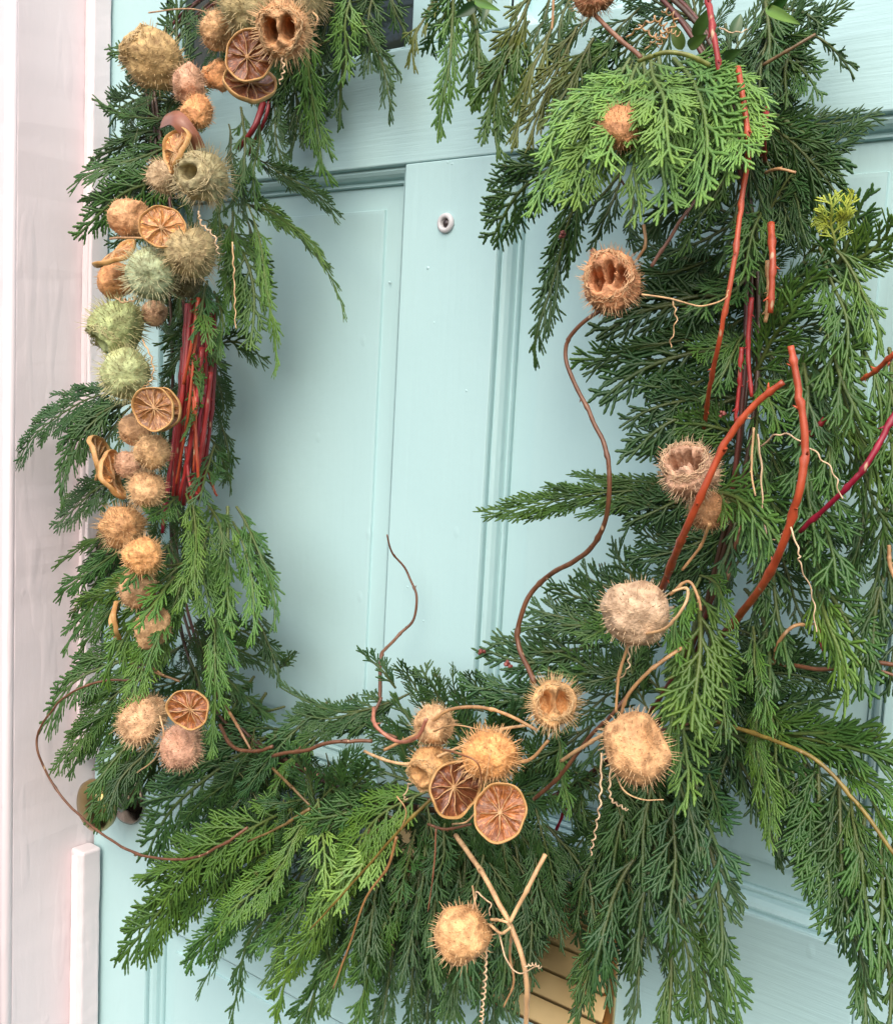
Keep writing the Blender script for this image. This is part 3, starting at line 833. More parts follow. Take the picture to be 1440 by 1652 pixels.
# --- right arm
for a in (
    # loose greens hanging from the top
    ((720, -40), (655, 110), .08, .07, 'o', -.16), ((735, -30), (712, 225), .09, .08, 'l', 0.0), ((745, -20), (765, 170), .07, .05, 'm', .16),
    ((760, -30), (690, 90), .07, .05, 'm', -.16), ((860, -20), (785, 170), .09, .08, 'o', 0.0), ((850, 30), (802, 250), .09, .08, 'm', -.16),
    ((890, -10), (830, 130), .08, .07, 'd', 0.0), ((890, 30), (815, 235), .10, .09, 'o', 0.0), ((930, 40), (850, 230), .10, .10, 'o', 0.0),
    ((960, 60), (880, 200), .10, .11, 'o', 0.0), ((960, 20), (870, 120), .07, .07, 'd', 0.0), ((1010, 60), (910, 130), .07, .08, 'm', 0.0),
    ((920, -20), (890, 100), .07, .07, 'd', 0.0), ((1000, 120), (920, 180), .08, .09, 'm', 0.0), ((800, -40), (760, 40), .06, .05, 'd', 0.0),
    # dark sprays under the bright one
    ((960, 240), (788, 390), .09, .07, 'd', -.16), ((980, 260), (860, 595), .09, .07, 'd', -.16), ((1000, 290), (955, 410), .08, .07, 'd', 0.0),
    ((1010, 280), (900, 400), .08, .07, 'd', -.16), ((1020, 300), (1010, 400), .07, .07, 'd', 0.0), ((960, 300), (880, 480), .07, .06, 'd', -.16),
    # the bright spray
    ((1010, 95), (845, 340), .15, .16, 'v', -.16), ((1015, 95), (880, 300), .15, .17, 'v', 0.0), ((1020, 92), (925, 320), .15, .17, 'v', 0.0),
    ((1040, 88), (1010, 335), .15, .17, 'v', 0.0), ((1060, 86), (1065, 330), .15, .17, 'v', 0.0), ((1085, 86), (1115, 320), .15, .17, 'v', .16),
    ((1105, 88), (1160, 290), .15, .16, 'v', .16), ((1130, 95), (1195, 265), .15, .16, 'v', .16), ((1000, 110), (870, 255), .15, .16, 'v', -.16),
    ((1050, 90), (1085, 240), .16, .18, 'v', 0.0), ((1030, 100), (985, 250), .16, .18, 'v', 0.0),
    # head of the right arm
    ((1240, 40), (1213, 215), .10, .10, 'b', 0.0), ((1235, -10), (1240, 120), .10, .09, 'm', 0.0), ((1205, 80), (1310, 60), .09, .08, 'm', .16),
    ((1225, 100), (1315, 155), .08, .07, 'm', .34), ((1312, 58), (1363, 125), .08, .07, 'd', .16), ((1270, 80), (1265, 170), .08, .07, 'm', 0.0),
    ((1260, 70), (1300, 120), .07, .06, 'd', 0.0), ((1240, 130), (1280, 250), .08, .06, 'b', .16), ((1230, 180), (1350, 300), .09, .08, 'b', .16),
    ((1220, 210), (1330, 240), .08, .07, 'd', .16), ((1170, 40), (1180, 160), .09, .09, 'd', 0.0), ((1250, 5), (1320, 30), .07, .06, 'd', 0.0),
    ((1230, 240), (1345, 350), .09, .08, 'd', .16), ((1240, 250), (1300, 400), .09, .09, 'd', .16), ((1200, 200), (1225, 350), .10, .10, 'd', 0.0),
    ((1180, 270), (1090, 400), .10, .11, 'm', 0.0), ((1200, 300), (1160, 430), .11, .12, 'd', 0.0), ((1210, 330), (1225, 470), .11, .12, 'm', 0.0),
    ((1150, 300), (1040, 400), .09, .10, 'd', -.16), ((1190, 280), (1110, 330), .09, .10, 'm', 0.0), ((1230, 330), (1195, 440), .12, .13, 'l', 0.0),
    # sprays reaching left
    ((1190, 400), (1010, 440), .09, .11, 'd', .16), ((1190, 430), (990, 480), .08, .10, 'd', .16), ((1200, 470), (985, 500), .09, .11, 'd', 0.0),
    ((1190, 490), (960, 545), .09, .11, 'd', -.16), ((1200, 520), (918, 588), .09, .11, 'm', .16), ((1190, 540), (940, 610), .09, .11, 'd', -.16),
    ((1190, 560), (965, 650), .09, .11, 'd', -.16), ((1200, 590), (1020, 620), .09, .11, 'd', .16), ((1180, 640), (1000, 690), .10, .12, 'd', -.16),
    ((1200, 640), (1010, 740), .10, .12, 'd', -.16), ((1190, 690), (1010, 720), .09, .11, 'd', .16), ((1190, 360), (1060, 420), .10, .11, 'd', 0.0),
    ((1180, 770), (765, 825), .08, .10, 'm', 0.0, .2, .62), ((1150, 785), (890, 792), .08, .09, 'd', .16, .3, .6), ((1160, 780), (1010, 850), .09, .11, 'd', 0.0),
    ((1180, 800), (990, 810), .08, .09, 'd', .16), ((1190, 840), (1010, 900), .08, .10, 'd', .16), ((1180, 720), (1050, 790), .08, .09, 'd', 0.0),
    ((1110, 800), (1240, 890), .15, .16, 'l', .34), ((1130, 790), (1220, 920), .15, .15, 'm', .34), ((1200, 700), (1090, 680), .11, .12, 'm', 0.0),
    ((1210, 560), (1110, 560), .11, .12, 'm', 0.0), ((1210, 520), (1140, 640), .11, .12, 'm', 0.0), ((1220, 440), (1120, 500), .11, .12, 'm', 0.0),
    ((1220, 600), (1260, 700), .11, .12, 'm', 0.0), ((1215, 650), (1230, 790), .11, .12, 'm', 0.0), ((1230, 700), (1290, 830), .11, .11, 'b', 0.0),
    ((1210, 760), (1290, 870), .11, .12, 'm', 0.0), ((1200, 800), (1150, 950), .10, .11, 'd', 0.0), ((1230, 800), (1220, 960), .10, .11, 'd', 0.0),
    ((1180, 900), (1050, 930), .07, .08, 'd', 0.0), ((1190, 900), (1130, 1010), .08, .08, 'd', 0.0),
    # upright and hanging on the right
    ((1215, 600), (1290, 480), .11, .11, 'm', 0.0), ((1220, 540), (1320, 440), .10, .10, 'm', 0.0), ((1230, 480), (1330, 420), .10, .09, 'd', 0.0),
    ((1250, 640), (1380, 560), .10, .10, 'm', 0.0), ((1330, 470), (1400, 310), .09, .09, 'm', 0.0), ((1300, 420), (1350, 330), .09, .10, 'l', 0.0),
    ((1340, 430), (1440, 350), .09, .09, 'l', -.16), ((1340, 400), (1420, 560), .11, .10, 'l', .16), ((1320, 400), (1370, 600), .11, .11, 'm', .16),
    ((1350, 480), (1420, 690), .11, .11, 'l', .16), ((1330, 520), (1390, 700), .11, .12, 'm', 0.0), ((1300, 560), (1300, 740), .11, .12, 'b', 0.0),
    ((1350, 610), (1420, 800), .11, .11, 'l', 0.0), ((1330, 640), (1350, 820), .11, .12, 'm', 0.0), ((1300, 680), (1310, 880), .12, .12, 'm', 0.0),
    ((1370, 700), (1430, 870), .11, .11, 'm', 0.0), ((1310, 740), (1350, 940), .11, .12, 'm', 0.0), ((1400, 760), (1380, 950), .10, .09, 'b', 0.0),
    ((1440, 780), (1400, 970), .10, .09, 'b', 0.0), ((1430, 880), (1400, 1080), .10, .10, 'b', 0.0), ((1450, 950), (1430, 1120), .09, .09, 'b', 0.0),
    ((1430, 560), (1450, 720), .12, .11, 'l', 0.0), ((1420, 640), (1450, 800), .12, .12, 'm', 0.0), ((1400, 850), (1350, 990), .10, .09, 'b', 0.0),
    ((1360, 260), (1250, 330), .06, .07, 'd', 0.0),
    ((1250, 850), (1330, 960), .10, .11, 'm', .16), ((1240, 880), (1270, 1080), .10, .11, 'm', 0.0), ((1290, 900), (1355, 1140), .12, .12, 'l', .16),
    ((1260, 900), (1300, 1020), .09, .09, 'd', 0.0), ((1310, 920), (1390, 1130), .11, .10, 'm', .16), ((1200, 950), (1240, 1130), .11, .12, 'b', .16),
    ((1210, 1010), (1235, 1180), .13, .13, 'l', 0.0), ((1220, 1100), (1225, 1370), .13, .13, 'l', 0.0, .7, .6), ((1240, 1120), (1250, 1300), .12, .12, 'm', 0.0),
    ((1130, 930), (1085, 1060), .14, .15, 'l', -.16), ((1130, 930), (1180, 1030), .14, .14, 'l', .34), ((1130, 950), (1120, 1180), .14, .15, 'l', 0.0),
    ((1120, 1000), (1075, 1230), .14, .15, 'l', 0.0), ((1135, 1010), (1165, 1200), .14, .14, 'm', .16), ((1110, 1090), (1095, 1300), .13, .14, 'v', 0.0),
    ((1150, 1060), (1200, 1170), .10, .10, 'd', 0.0), ((1180, 1020), (1290, 1080), .07, .06, 'd', .16),
):
    S(*a)
# --- bottom right
for a in (
    ((1090, 1180), (1340, 1135), .09, .08, 'b', 0.0), ((1120, 1190), (1420, 1170), .09, .09, 'm', 0.0), ((1230, 1190), (1450, 1240), .10, .10, 'm', .16),
    ((1300, 1200), (1450, 1210), .09, .09, 'm', 0.0), ((1330, 1230), (1460, 1320), .10, .10, 'l', .16), ((1160, 1170), (1280, 1250), .09, .10, 'd', 0.0),
    ((1080, 1200), (1130, 1380), .11, .12, 'b', 0.0), ((1110, 1230), (1170, 1420), .11, .12, 'b', 0.0), ((1140, 1210), (1160, 1340), .10, .11, 'd', 0.0),
    ((1050, 1240), (1030, 1430), .10, .11, 'b', 0.0), ((1020, 1260), (970, 1470), .09, .10, 'b', 0.0), ((1000, 1280), (960, 1420), .08, .08, 'd', 0.0),
    ((1090, 1300), (1080, 1520), .12, .13, 'b', 0.0), ((1120, 1330), (1165, 1560), .12, .13, 'b', .16), ((1060, 1330), (1020, 1560), .11, .12, 'b', 0.0),
    ((1030, 1380), (960, 1600), .11, .12, 'b', -.16), ((1090, 1400), (1110, 1640), .12, .13, 'm', 0.0), ((1120, 1440), (1195, 1650), .12, .13, 'm', 0.0),
    ((1010, 1440), (930, 1680), .11, .12, 'm', -.16), ((1050, 1450), (1010, 1690), .11, .12, 'b', 0.0), ((1080, 1500), (1080, 1740), .11, .12, 'm', 0.0),
    ((1130, 1520), (1150, 1730), .11, .12, 'm', 0.0), ((980, 1500), (920, 1640), .10, .11, 'b', 0.0), ((960, 1360), (920, 1500), .08, .08, 'd', 0.0),
    ((1190, 1180), (1150, 1300), .09, .09, 'd', 0.0), ((1180, 1190), (1270, 1400), .09, .09, 'd', 0.0), ((1240, 1190), (1260, 1380), .10, .09, 'd', 0.0),
    ((1270, 1195), (1310, 1450), .10, .10, 'm', 0.0), ((1300, 1215), (1300, 1420), .10, .10, 'd', 0.0), ((1320, 1225), (1340, 1500), .10, .11, 'm', 0.0),
    ((1350, 1250), (1370, 1520), .10, .11, 'b', 0.0), ((1370, 1270), (1390, 1450), .10, .11, 'm', 0.0), ((1350, 1420), (1395, 1600), .10, .11, 'b', 0.0),
    ((1390, 1300), (1400, 1560), .11, .12, 'm', 0.0), ((1420, 1330), (1420, 1580), .11, .12, 'm', 0.0), ((1440, 1360), (1450, 1600), .11, .12, 'm', 0.0),
    ((1380, 1500), (1410, 1700), .11, .12, 'm', 0.0), ((1430, 1520), (1440, 1720), .11, .12, 'm', 0.0), ((1400, 1280), (1460, 1400), .11, .12, 'l', 0.0),
):
    S(*a)
# the growing tip that is nearly yellow
for a in (((1345, 395), (1338, 315), .19, .15, 'y', 0.0), ((1350, 375), (1372, 318), .19, .15, 'y', 0.0), ((1345, 365), (1318, 345), .19, .15, 'y', 0.0)):
    S(*a, wid=0.8)
for a in (((270, 880), (205, 935), .12, .155, 'm', 0.0), ((285, 930), (215, 1010), .13, .16, 'l', 0.0), ((290, 960), (235, 1070), .13, .155, 'l', 0.0), ((860, 1420), (850, 1600), .10, .11, 'b', 0.0),
          ((322, 455), (338, 560), .10, .115, 'm', 0.0), ((335, 450), (312, 545), .10, .115, 'd', 0.0), ((345, 470), (352, 580), .09, .10, 'm', .16), ((318, 640), (292, 700), .09, .115, 'm', 0.0), ((300, 560), (325, 630), .09, .115, 'm', 0.0),
          ((345, 720), (318, 810), .08, .11, 'd', 0.0), ((690, 1330), (672, 1480), .10, .12, 'b', 0.0), ((720, 1330), (700, 1450), .10, .12, 'b', 0.0), ((670, 1340), (640, 1450), .10, .12, 'm', 0.0), ((245, 1180), (140, 1290), .10, .13, 'm', -.16),
          ((250, 1200), (170, 1310), .10, .125, 'd', -.16), ((255, 1190), (205, 1290), .09, .10, 'm', 0.0)):
    S(*a)
print('cedar sprays', NS[0])

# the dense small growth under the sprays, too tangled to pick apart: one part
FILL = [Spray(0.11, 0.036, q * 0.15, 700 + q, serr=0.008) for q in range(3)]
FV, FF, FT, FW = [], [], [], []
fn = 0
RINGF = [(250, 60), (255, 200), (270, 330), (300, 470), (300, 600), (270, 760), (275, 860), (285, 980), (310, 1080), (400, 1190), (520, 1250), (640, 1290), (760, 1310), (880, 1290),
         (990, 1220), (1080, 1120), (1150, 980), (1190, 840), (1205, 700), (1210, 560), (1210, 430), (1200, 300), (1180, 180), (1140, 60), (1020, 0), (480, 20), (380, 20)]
R3 = random.Random(21)
for i in range(335):
    k = R3.uniform(0, 24) if i < 160 else R3.uniform(0.3, 5.5) if i < 200 else (R3.uniform(24.9, 26) if i < 225 else R3.uniform(8.5, 15.5))
    i0 = int(k); f = k - i0
    if i0 + 1 >= len(RINGF): continue
    x = RINGF[i0][0] * (1 - f) + RINGF[i0 + 1][0] * f; y = RINGF[i0][1] * (1 - f) + RINGF[i0 + 1][1] * f
    x += R3.gauss(0, 22); y += R3.gauss(0, 18)
    A = at(x, y, R3.uniform(.015, .06) + 0.02 * (x > 700))
    side = R3.choice((-1, 1))
    tx, ty = RINGF[i0 + 1][0] - RINGF[i0][0], RINGF[i0 + 1][1] - RINGF[i0][1]
    ang = math.atan2(ty, tx) + side * R3.uniform(0.3, 1.1) + (math.pi if R3.random() < .3 and y < 1000 else 0)
    dx, dy = math.cos(ang), math.sin(ang) + 0.5
    if i >= 225:                       # the thick beard along the bottom hangs
        dx, dy = R3.gauss(-0.15 if x < 700 else 0.05, 0.45), 1.0
        y += R3.uniform(0, 170)
        if 872 < x < 945: continue
        A = at(x, y, R3.uniform(.03, .085))
    X = (Vector((1, 0, 0)) * dx + Vector((0, 0, -1)) * dy).normalized()
    n = Vector((R3.gauss(0, .4), -1, R3.gauss(0, .4)))
    n = (n - X * n.dot(X)).normalized()
    Y = n.cross(X)
    sc = R3.uniform(0.5, 0.85) * (0.75 if x < 420 and y < 1050 else 1.0)
    sp_ = FILL[i % 3]
    V = sp_.deform(np.concatenate(sp_.V)) * sc
    M = np.array([X, Y, n])
    V = V @ M + np.array(A)
    V[:, 1] = np.minimum(V[:, 1], -0.004)
    FV.append(V); FF.append(np.concatenate(sp_.Fc) + fn); fn += len(V)
    FT.append(np.concatenate(sp_.T)); FW.append(np.concatenate(sp_.Wd))
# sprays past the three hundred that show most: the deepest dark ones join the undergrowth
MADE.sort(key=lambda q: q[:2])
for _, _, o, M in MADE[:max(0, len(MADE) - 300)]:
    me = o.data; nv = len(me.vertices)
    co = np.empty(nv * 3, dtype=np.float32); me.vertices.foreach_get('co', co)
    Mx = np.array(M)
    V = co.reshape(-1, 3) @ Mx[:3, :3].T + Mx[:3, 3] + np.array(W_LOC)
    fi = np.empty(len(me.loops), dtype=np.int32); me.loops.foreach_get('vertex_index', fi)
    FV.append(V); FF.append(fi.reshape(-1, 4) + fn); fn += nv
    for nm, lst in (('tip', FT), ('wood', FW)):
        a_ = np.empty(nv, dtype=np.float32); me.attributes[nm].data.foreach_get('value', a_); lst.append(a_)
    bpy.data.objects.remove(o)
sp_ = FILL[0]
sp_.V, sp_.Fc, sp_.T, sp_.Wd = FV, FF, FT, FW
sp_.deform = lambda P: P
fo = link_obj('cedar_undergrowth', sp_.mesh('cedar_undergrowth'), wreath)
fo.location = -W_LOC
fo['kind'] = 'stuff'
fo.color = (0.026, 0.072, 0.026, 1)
print('undergrowth triangles', len(fo.data.polygons) * 2)


# ------------------------------------------------------------------ stems, vines, tendrils
def stem(name, pts, rpx, colour, parent=None, taper=0.75, wob=0.0, nodes=0, n=8, label=None, seed=0, depth=None):
    """pts: (px, py, depth) along the stem; radius in photograph pixels at its start"""
    P = [at(x, y, d) for x, y, d in pts]
    C = spline(P, 9)
    rr = random.Random(seed + len(pts) * 13 + int(pts[0][0]))
    r0 = rpx * (0.76 if name == 'red_stem' else 0.78) * pxm(P[0]); N = len(C)
    ln = sum((C[i + 1] - C[i]).length for i in range(N - 1))
    rad = [r0 * (1 + (taper - 1) * i / (N - 1)) * rr.uniform(0.95, 1.05) for i in range(N)]
    for k in range(nodes):                     # swollen joints
        i = int((k + rr.uniform(0.3, 0.7)) * (N - 1) / nodes)
        rad[i] *= 1.32
        if i + 1 < N: C[i + 1] = C[i + 1] + Vector((rr.uniform(-1, 1), rr.uniform(-1, 1), rr.uniform(-1, 1))) * r0 * 0.35
    if wob:
        C = [p_ + Vector((noise.noise(p_ * 55), noise.noise(p_ * 55 + Vector((9, 0, 0))), noise.noise(p_ * 55 + Vector((0, 9, 0))))) * wob for p_ in C]
    mb = MB().tube(C, rad, n)
    for k in range(nodes):                     # leaf-scar stubs
        i = min(N - 2, int((k + 0.5) * (N - 1) / nodes))
        u = (C[i + 1] - C[i]).normalized()
        s_ = u.orthogonal(); s_.rotate(Matrix.Rotation(rr.uniform(0, 6.28), 3, u))
        mb.tube([C[i] + s_ * rad[i] * 0.5, C[i] + s_ * rad[i] * 1.5 + u * rad[i] * 1.0], [rad[i] * 0.45, rad[i] * 0.12], 5)
    o = mb.build(name, 'stem_bark', parent or wreath, smooth=True)
    o.location = -W_LOC if parent is None else (0, 0, 0)
    o.color = (*colour, 1)
    if label: o['label'] = label
    return o


RED, DRED, ORED, MAG = (0.34, 0.030, 0.030), (0.22, 0.020, 0.026), (0.42, 0.075, 0.028), (0.26, 0.012, 0.035)
BRN, TAN, PTAN, OLV = (0.16, 0.075, 0.040), (0.46, 0.28, 0.13), (0.62, 0.42, 0.22), (0.22, 0.17, 0.04)
# bundle of red stems on the left
for i, (pts, r, c) in enumerate((
    (((318, 478, .07), (304, 600, .08), (285, 800, .08)), 6.5, RED), (((331, 485, .07), (320, 620, .075), (296, 815, .08)), 6.5, DRED),
    (((346, 505, .06), (336, 640, .065), (316, 805, .07)), 6.5, RED), (((303, 490, .06), (291, 640, .07), (274, 790, .07)), 6, DRED),
    (((326, 560, .085), (312, 690, .09), (290, 800, .09)), 5.5, RED), (((340, 600, .075), (325, 720, .08), (308, 810, .085)), 5.5, RED),
    (((285, 650, .06), (278, 740, .07), (262, 860, .08)), 5, MAG), (((300, 720, .09), (306, 780, .09), (322, 800, .09)), 4, RED),
    (((312, 560, .09), (322, 600, .09), (330, 640, .09)), 4, DRED), (((312, 640, .09), (318, 740, .09), (322, 800, .085)), 4, ORED),
    (((338, 480, .055), (345, 560, .055), (338, 700, .06)), 5, DRED), (((436, 150, .045), (428, 190, .05), (400, 250, .05)), 4.5, DRED),
    (((425, 165, .05), (410, 205, .06), (385, 240, .06)), 7, DRED), (((330, 740, .06), (345, 790, .05), (350, 800, .05)), 3, ORED),
    (((310, 482, .075), (296, 620, .085), (279, 800, .085)), 5, RED), (((336, 490, .07), (328, 640, .07), (303, 812, .075)), 5, RED),
    (((324, 482, .085), (316, 640, .085), (290, 808, .09)), 4.5, DRED), (((348, 530, .055), (342, 660, .06), (322, 806, .065)), 5, DRED),
    (((295, 560, .065), (284, 700, .07), (268, 810, .075)), 4.5, DRED), (((318, 520, .09), (304, 660, .095), (284, 780, .095)), 3.5, ORED),
    (((332, 620, .08), (318, 700, .085), (312, 808, .085)), 4, MAG), (((306, 590, .09), (316, 660, .09), (312, 760, .09)), 3, ORED),
    (((262, 830, .06), (278, 740, .06), (300, 690, .08)), 4, MAG), (((320, 480, .09), (312, 540, .095), (296, 620, .095)), 4.5, ORED))):
    stem('red_stem', pts, r, c, nodes=3 if abs(pts[0][1] - pts[-1][1]) > 150 else 0, seed=i)
# red stems on the right
for i, (pts, r, c, lb) in enumerate((
    (((1140, -20, .12), (1150, 50, .13), (1163, 125, .13)), 7.5, RED, None),
    (((1190, 108, .13), (1204, 200, .14), (1207, 250, .14), (1196, 320, .14), (1184, 420, .15), (1162, 540, .15), (1145, 620, .13), (1135, 695, .09)), 6.5, ORED, None),
    (((1236, 175, .10), (1232, 215, .12), (1233, 260, .09)), 6, RED, None), (((1243, 360, .11), (1246, 430, .12), (1242, 505, .12)), 8, ORED, None),
    (((1238, 420, .11), (1240, 470, .11), (1234, 520, .11)), 6, TAN, None), (((1212, 480, .10), (1206, 560, .10), (1212, 640, .10)), 5.5, RED, None),
    (((1196, 560, .10), (1192, 620, .10), (1186, 680, .10)), 5, RED, None),
    (((1066, 955, .09), (1095, 880, .15), (1125, 812, .17), (1170, 715, .17), (1215, 655, .17), (1263, 616, .17)), 7.5, ORED, None),
    (((1166, 1024, .085), (1235, 935, .15), (1282, 820, .17), (1298, 720, .17), (1288, 630, .17), (1275, 558, .17)), 8, ORED, None),
    (((1445, 568, .13), (1412, 598, .12), (1390, 612, .11)), 6.5, ORED, None),
    (((1448, 660, .12), (1400, 745, .13), (1360, 792, .13), (1290, 858, .12)), 7.5, MAG, None), (((1330, 675, .10), (1310, 700, .10), (1290, 720, .10)), 6, DRED, None),
    (((928, 1270, .05), (910, 1310, .045), (893, 1348, .04)), 4, MAG, None), (((1320, 1000, .09), (1322, 1030, .09), (1328, 1052, .09)), 4, DRED, None),
    (((1200, 820, .09), (1185, 890, .09), (1170, 940, .09)), 6, BRN, None))):
    stem('red_stem', pts, r, c, nodes=max(2, len(pts)), seed=50 + i, label=lb)
# brown vines and dry stalks
for i, (nm, pts, r, c, tp) in enumerate((
    ('vine', ((1035, 470, .14), (975, 497, .15), (928, 532, .15), (912, 562, .15), (924, 610, .15), (952, 668, .15), (975, 722, .15), (982, 790, .15), (968, 862, .14), (925, 905, .13), (868, 940, .12), (842, 985, .12), (835, 1040, .12), (862, 1102, .13)), 4.2, BRN, 1.5),
    ('vine', ((612, 1130, .06), (616, 1062, .05), (638, 1030, .03), (666, 1000, .02), (672, 962, .018), (655, 920, .02), (632, 890, .03), (624, 862, .035)), 4.0, BRN, 0.45),
    ('vine', ((255, 1098, .10), (165, 1100, .12), (105, 1125, .13), (65, 1175, .13), (62, 1215, .13), (95, 1278, .12), (150, 1335, .12), (220, 1377, .12), (300, 1386, .12), (360, 1362, .12), (400, 1335, .11)), 2.4, BRN, 1.2),
    ('vine', ((1246, 1070, .09), (1256, 1035, .10), (1280, 1010, .10), (1310, 1005, .09)), 4.6, TAN, 0.7),
    ('vine', ((1200, 1068, .07), (1250, 1070, .08), (1330, 1080, .09), (1395, 1068, .09), (1450, 1075, .09)), 4.6, BRN, 0.9),
    ('vine', ((1340, 1040, .08), (1390, 1070, .09), (1450, 1095, .09)), 3.5, BRN, 0.9),
    ('vine', ((1450, 950, .10), (1434, 910, .10), (1432, 880, .10)), 5, TAN, 0.8),
    ('vine', ((440, 1220, .11), (500, 1208, .12), (540, 1197, .12), (600, 1196, .11)), 4, BRN, 0.9),
    ('vine', ((355, 1170, .08), (375, 1205, .09), (410, 1212, .09), (440, 1205, .09)), 4, BRN, 0.9),
    ('dry_stalk', ((370, 1150, .10), (385, 1175, .11), (405, 1210, .11)), 3.4, (0.26, 0.15, 0.07), 0.7),
    ('dry_stalk', ((215, 1075, .10), (250, 1085, .11), (290, 1100, .10)), 3.2, (0.22, 0.13, 0.06), 0.7),
    ('dry_stalk', ((210, 1070, .11), (240, 1075, .11), (265, 1090, .11)), 2.8, (0.34, 0.22, 0.1), 0.6),
    ('dry_stalk', ((603, 1142, .14), (606, 1170, .15), (640, 1196, .15), (672, 1190, .16), (688, 1160, .16)), 4.0, (0.40, 0.17, 0.11), 0.9),
    ('dry_stalk', ((620, 1210, .15), (650, 1195, .15), (680, 1180, .15), (715, 1150, .15), (760, 1140, .15), (810, 1150, .15), (865, 1178, .15)), 3.6, TAN, 0.9),
    ('dry_stalk', ((588, 1212, .14), (625, 1228, .15), (670, 1232, .15), (720, 1215, .15), (800, 1180, .14), (850, 1170, .14)), 3.2, PTAN, 0.9),
    ('dry_stalk', ((815, 1232, .15), (855, 1225, .15), (885, 1195, .15)), 4.2, TAN, 0.8),
    ('dry_stalk', ((905, 1228, .13), (940, 1205, .14), (985, 1178, .14)), 4.2, PTAN, 0.9),
    ('dry_stalk', ((860, 1290, .11), (905, 1250, .11), (950, 1190, .11), (990, 1150, .11), (1030, 1100, .10)), 4.6, BRN, 0.8),
    ('dry_stalk', ((1100, 1045, .14), (1050, 1080, .15), (1015, 1118, .15), (1000, 1158, .15)), 4.2, TAN, 0.9),
    ('dry_stalk', ((1015, 1035, .16), (998, 1090, .16), (993, 1150, .16)), 3.5, TAN, 0.8),
    ('dry_stalk', ((1080, 960, .15), (1110, 938, .15), (1126, 965, .15), (1130, 985, .15)), 3.5, TAN, 0.8),
    ('dry_stalk', ((1036, 1024, .17), (1075, 1012, .18), (1105, 975, .18), (1108, 950, .17), (1085, 955, .17)), 3.4, PTAN, 0.8),
    ('dry_stalk', ((1060, 1180, .13), (1085, 1175, .13), (1110, 1168, .12)), 4, BRN, 0.8),
    ('dry_stalk', ((735, 1348, .13), (775, 1405, .15), (805, 1460, .16), (822, 1490, .16), (842, 1545, .16), (850, 1600, .16), (846, 1680, .15)), 5.2, PTAN, 0.95),
    ('dry_stalk', ((880, 1378, .15), (850, 1435, .16), (822, 1490, .165)), 5.0, PTAN, 0.85),
    ('dry_stalk', ((790, 1492, .16), (808, 1506, .165), (824, 1496, .165)), 3.2, PTAN, 0.9),
    ('dry_stalk', ((792, 1484, .16), (808, 1486, .165), (822, 1490, .165)), 3.2, PTAN, 0.9),
    ('dry_stalk', ((826, 1500, .16), (822, 1540, .15), (828, 1585, .15), (812, 1625, .15)), 3.4, TAN, 0.6),
    ('dry_stalk', ((640, 1350, .14), (625, 1400, .14), (590, 1450, .14), (562, 1530, .14), (537, 1595, .14)), 3.4, (0.36, 0.20, 0.08), 0.5),
    ('dry_stalk', ((703, 1335, .13), (700, 1400, .13), (690, 1472, .13)), 2.2, (0.26, 0.12, 0.07), 0.5),
    ('dry_stalk', ((690, 1330, .13), (720, 1338, .13), (760, 1330, .13)), 3.2, BRN, 0.8),
    ('vine', ((1122, 325, .13), (1098, 352, .14), (1078, 385, .14), (1050, 430, .14)), 3.4, (0.20, 0.11, 0.08), 1.2),
    ('dry_stalk', ((1038, 362, .13), (1041, 395, .13), (1028, 418, .13)), 3.6, TAN, 0.9),
    ('vine', ((930, 5, .10), (965, 30, .11), (1000, 62, .11), (1034, 95, .11)), 4.6, (0.24, 0.12, 0.07), 1.1),
    ('dry_stalk', ((893, -10, .12), (892, 20, .12), (890, 48, .12)), 3.0, TAN, 0.8),
    ('dry_stalk', ((1005, 255, .12), (997, 280, .13), (1008, 302, .13)), 2.6, BRN, 0.9),
    ('dry_stalk', ((1235, 278, .12), (1255, 272, .13), (1283, 278, .13)), 3.4, TAN, 0.8),
    ('dry_stalk', ((1145, 845, .14), (1130, 880, .13), (1100, 920, .13)), 3.8, TAN, 0.8),
    ('dry_stalk', ((1215, 690, .14), (1212, 760, .14), (1218, 800, .14)), 2.6, PTAN, 0.7),
    ('cedar_branch', ((1030, 98, .15), (1070, 84, .155), (1110, 88, .15), (1145, 105, .14)), 4.4, (0.20, 0.24, 0.06), 1.2),
    ('cedar_branch', ((1140, 1160, .10), (1250, 1195, .115), (1320, 1230, .12), (1385, 1300, .12), (1450, 1390, .12)), 4.6, OLV, 0.8),
    ('cedar_branch', ((700, 1285, .13), (640, 1345, .14), (560, 1435, .14), (500, 1500, .14)), 4.0, OLV, 0.5),
    ('cedar_branch', ((500, 1305, .11), (450, 1335, .115), (400, 1358, .115)), 3.6, (0.17, 0.12, 0.045), 0.6),
    ('cedar_branch', ((440, 1240, .09), (470, 1270, .10), (500, 1300, .10)), 3.4, (0.15, 0.10, 0.04), 0.7),
    ('cedar_branch', ((1315, 55, .085), (1280, 75, .09), (1230, 105, .09)), 3.4, (0.16, 0.11, 0.05), 1.2),
        ('cedar_branch', ((615, 1125, .07), (600, 1170, .08), (640, 1190, .08)), 3.5, BRN, 0.8))):
    stem(nm, pts, r, c, taper=tp, nodes=max(1, len(pts) // 2), seed=200 + i, wob=0.0012 if nm == 'vine' else 0.0004)

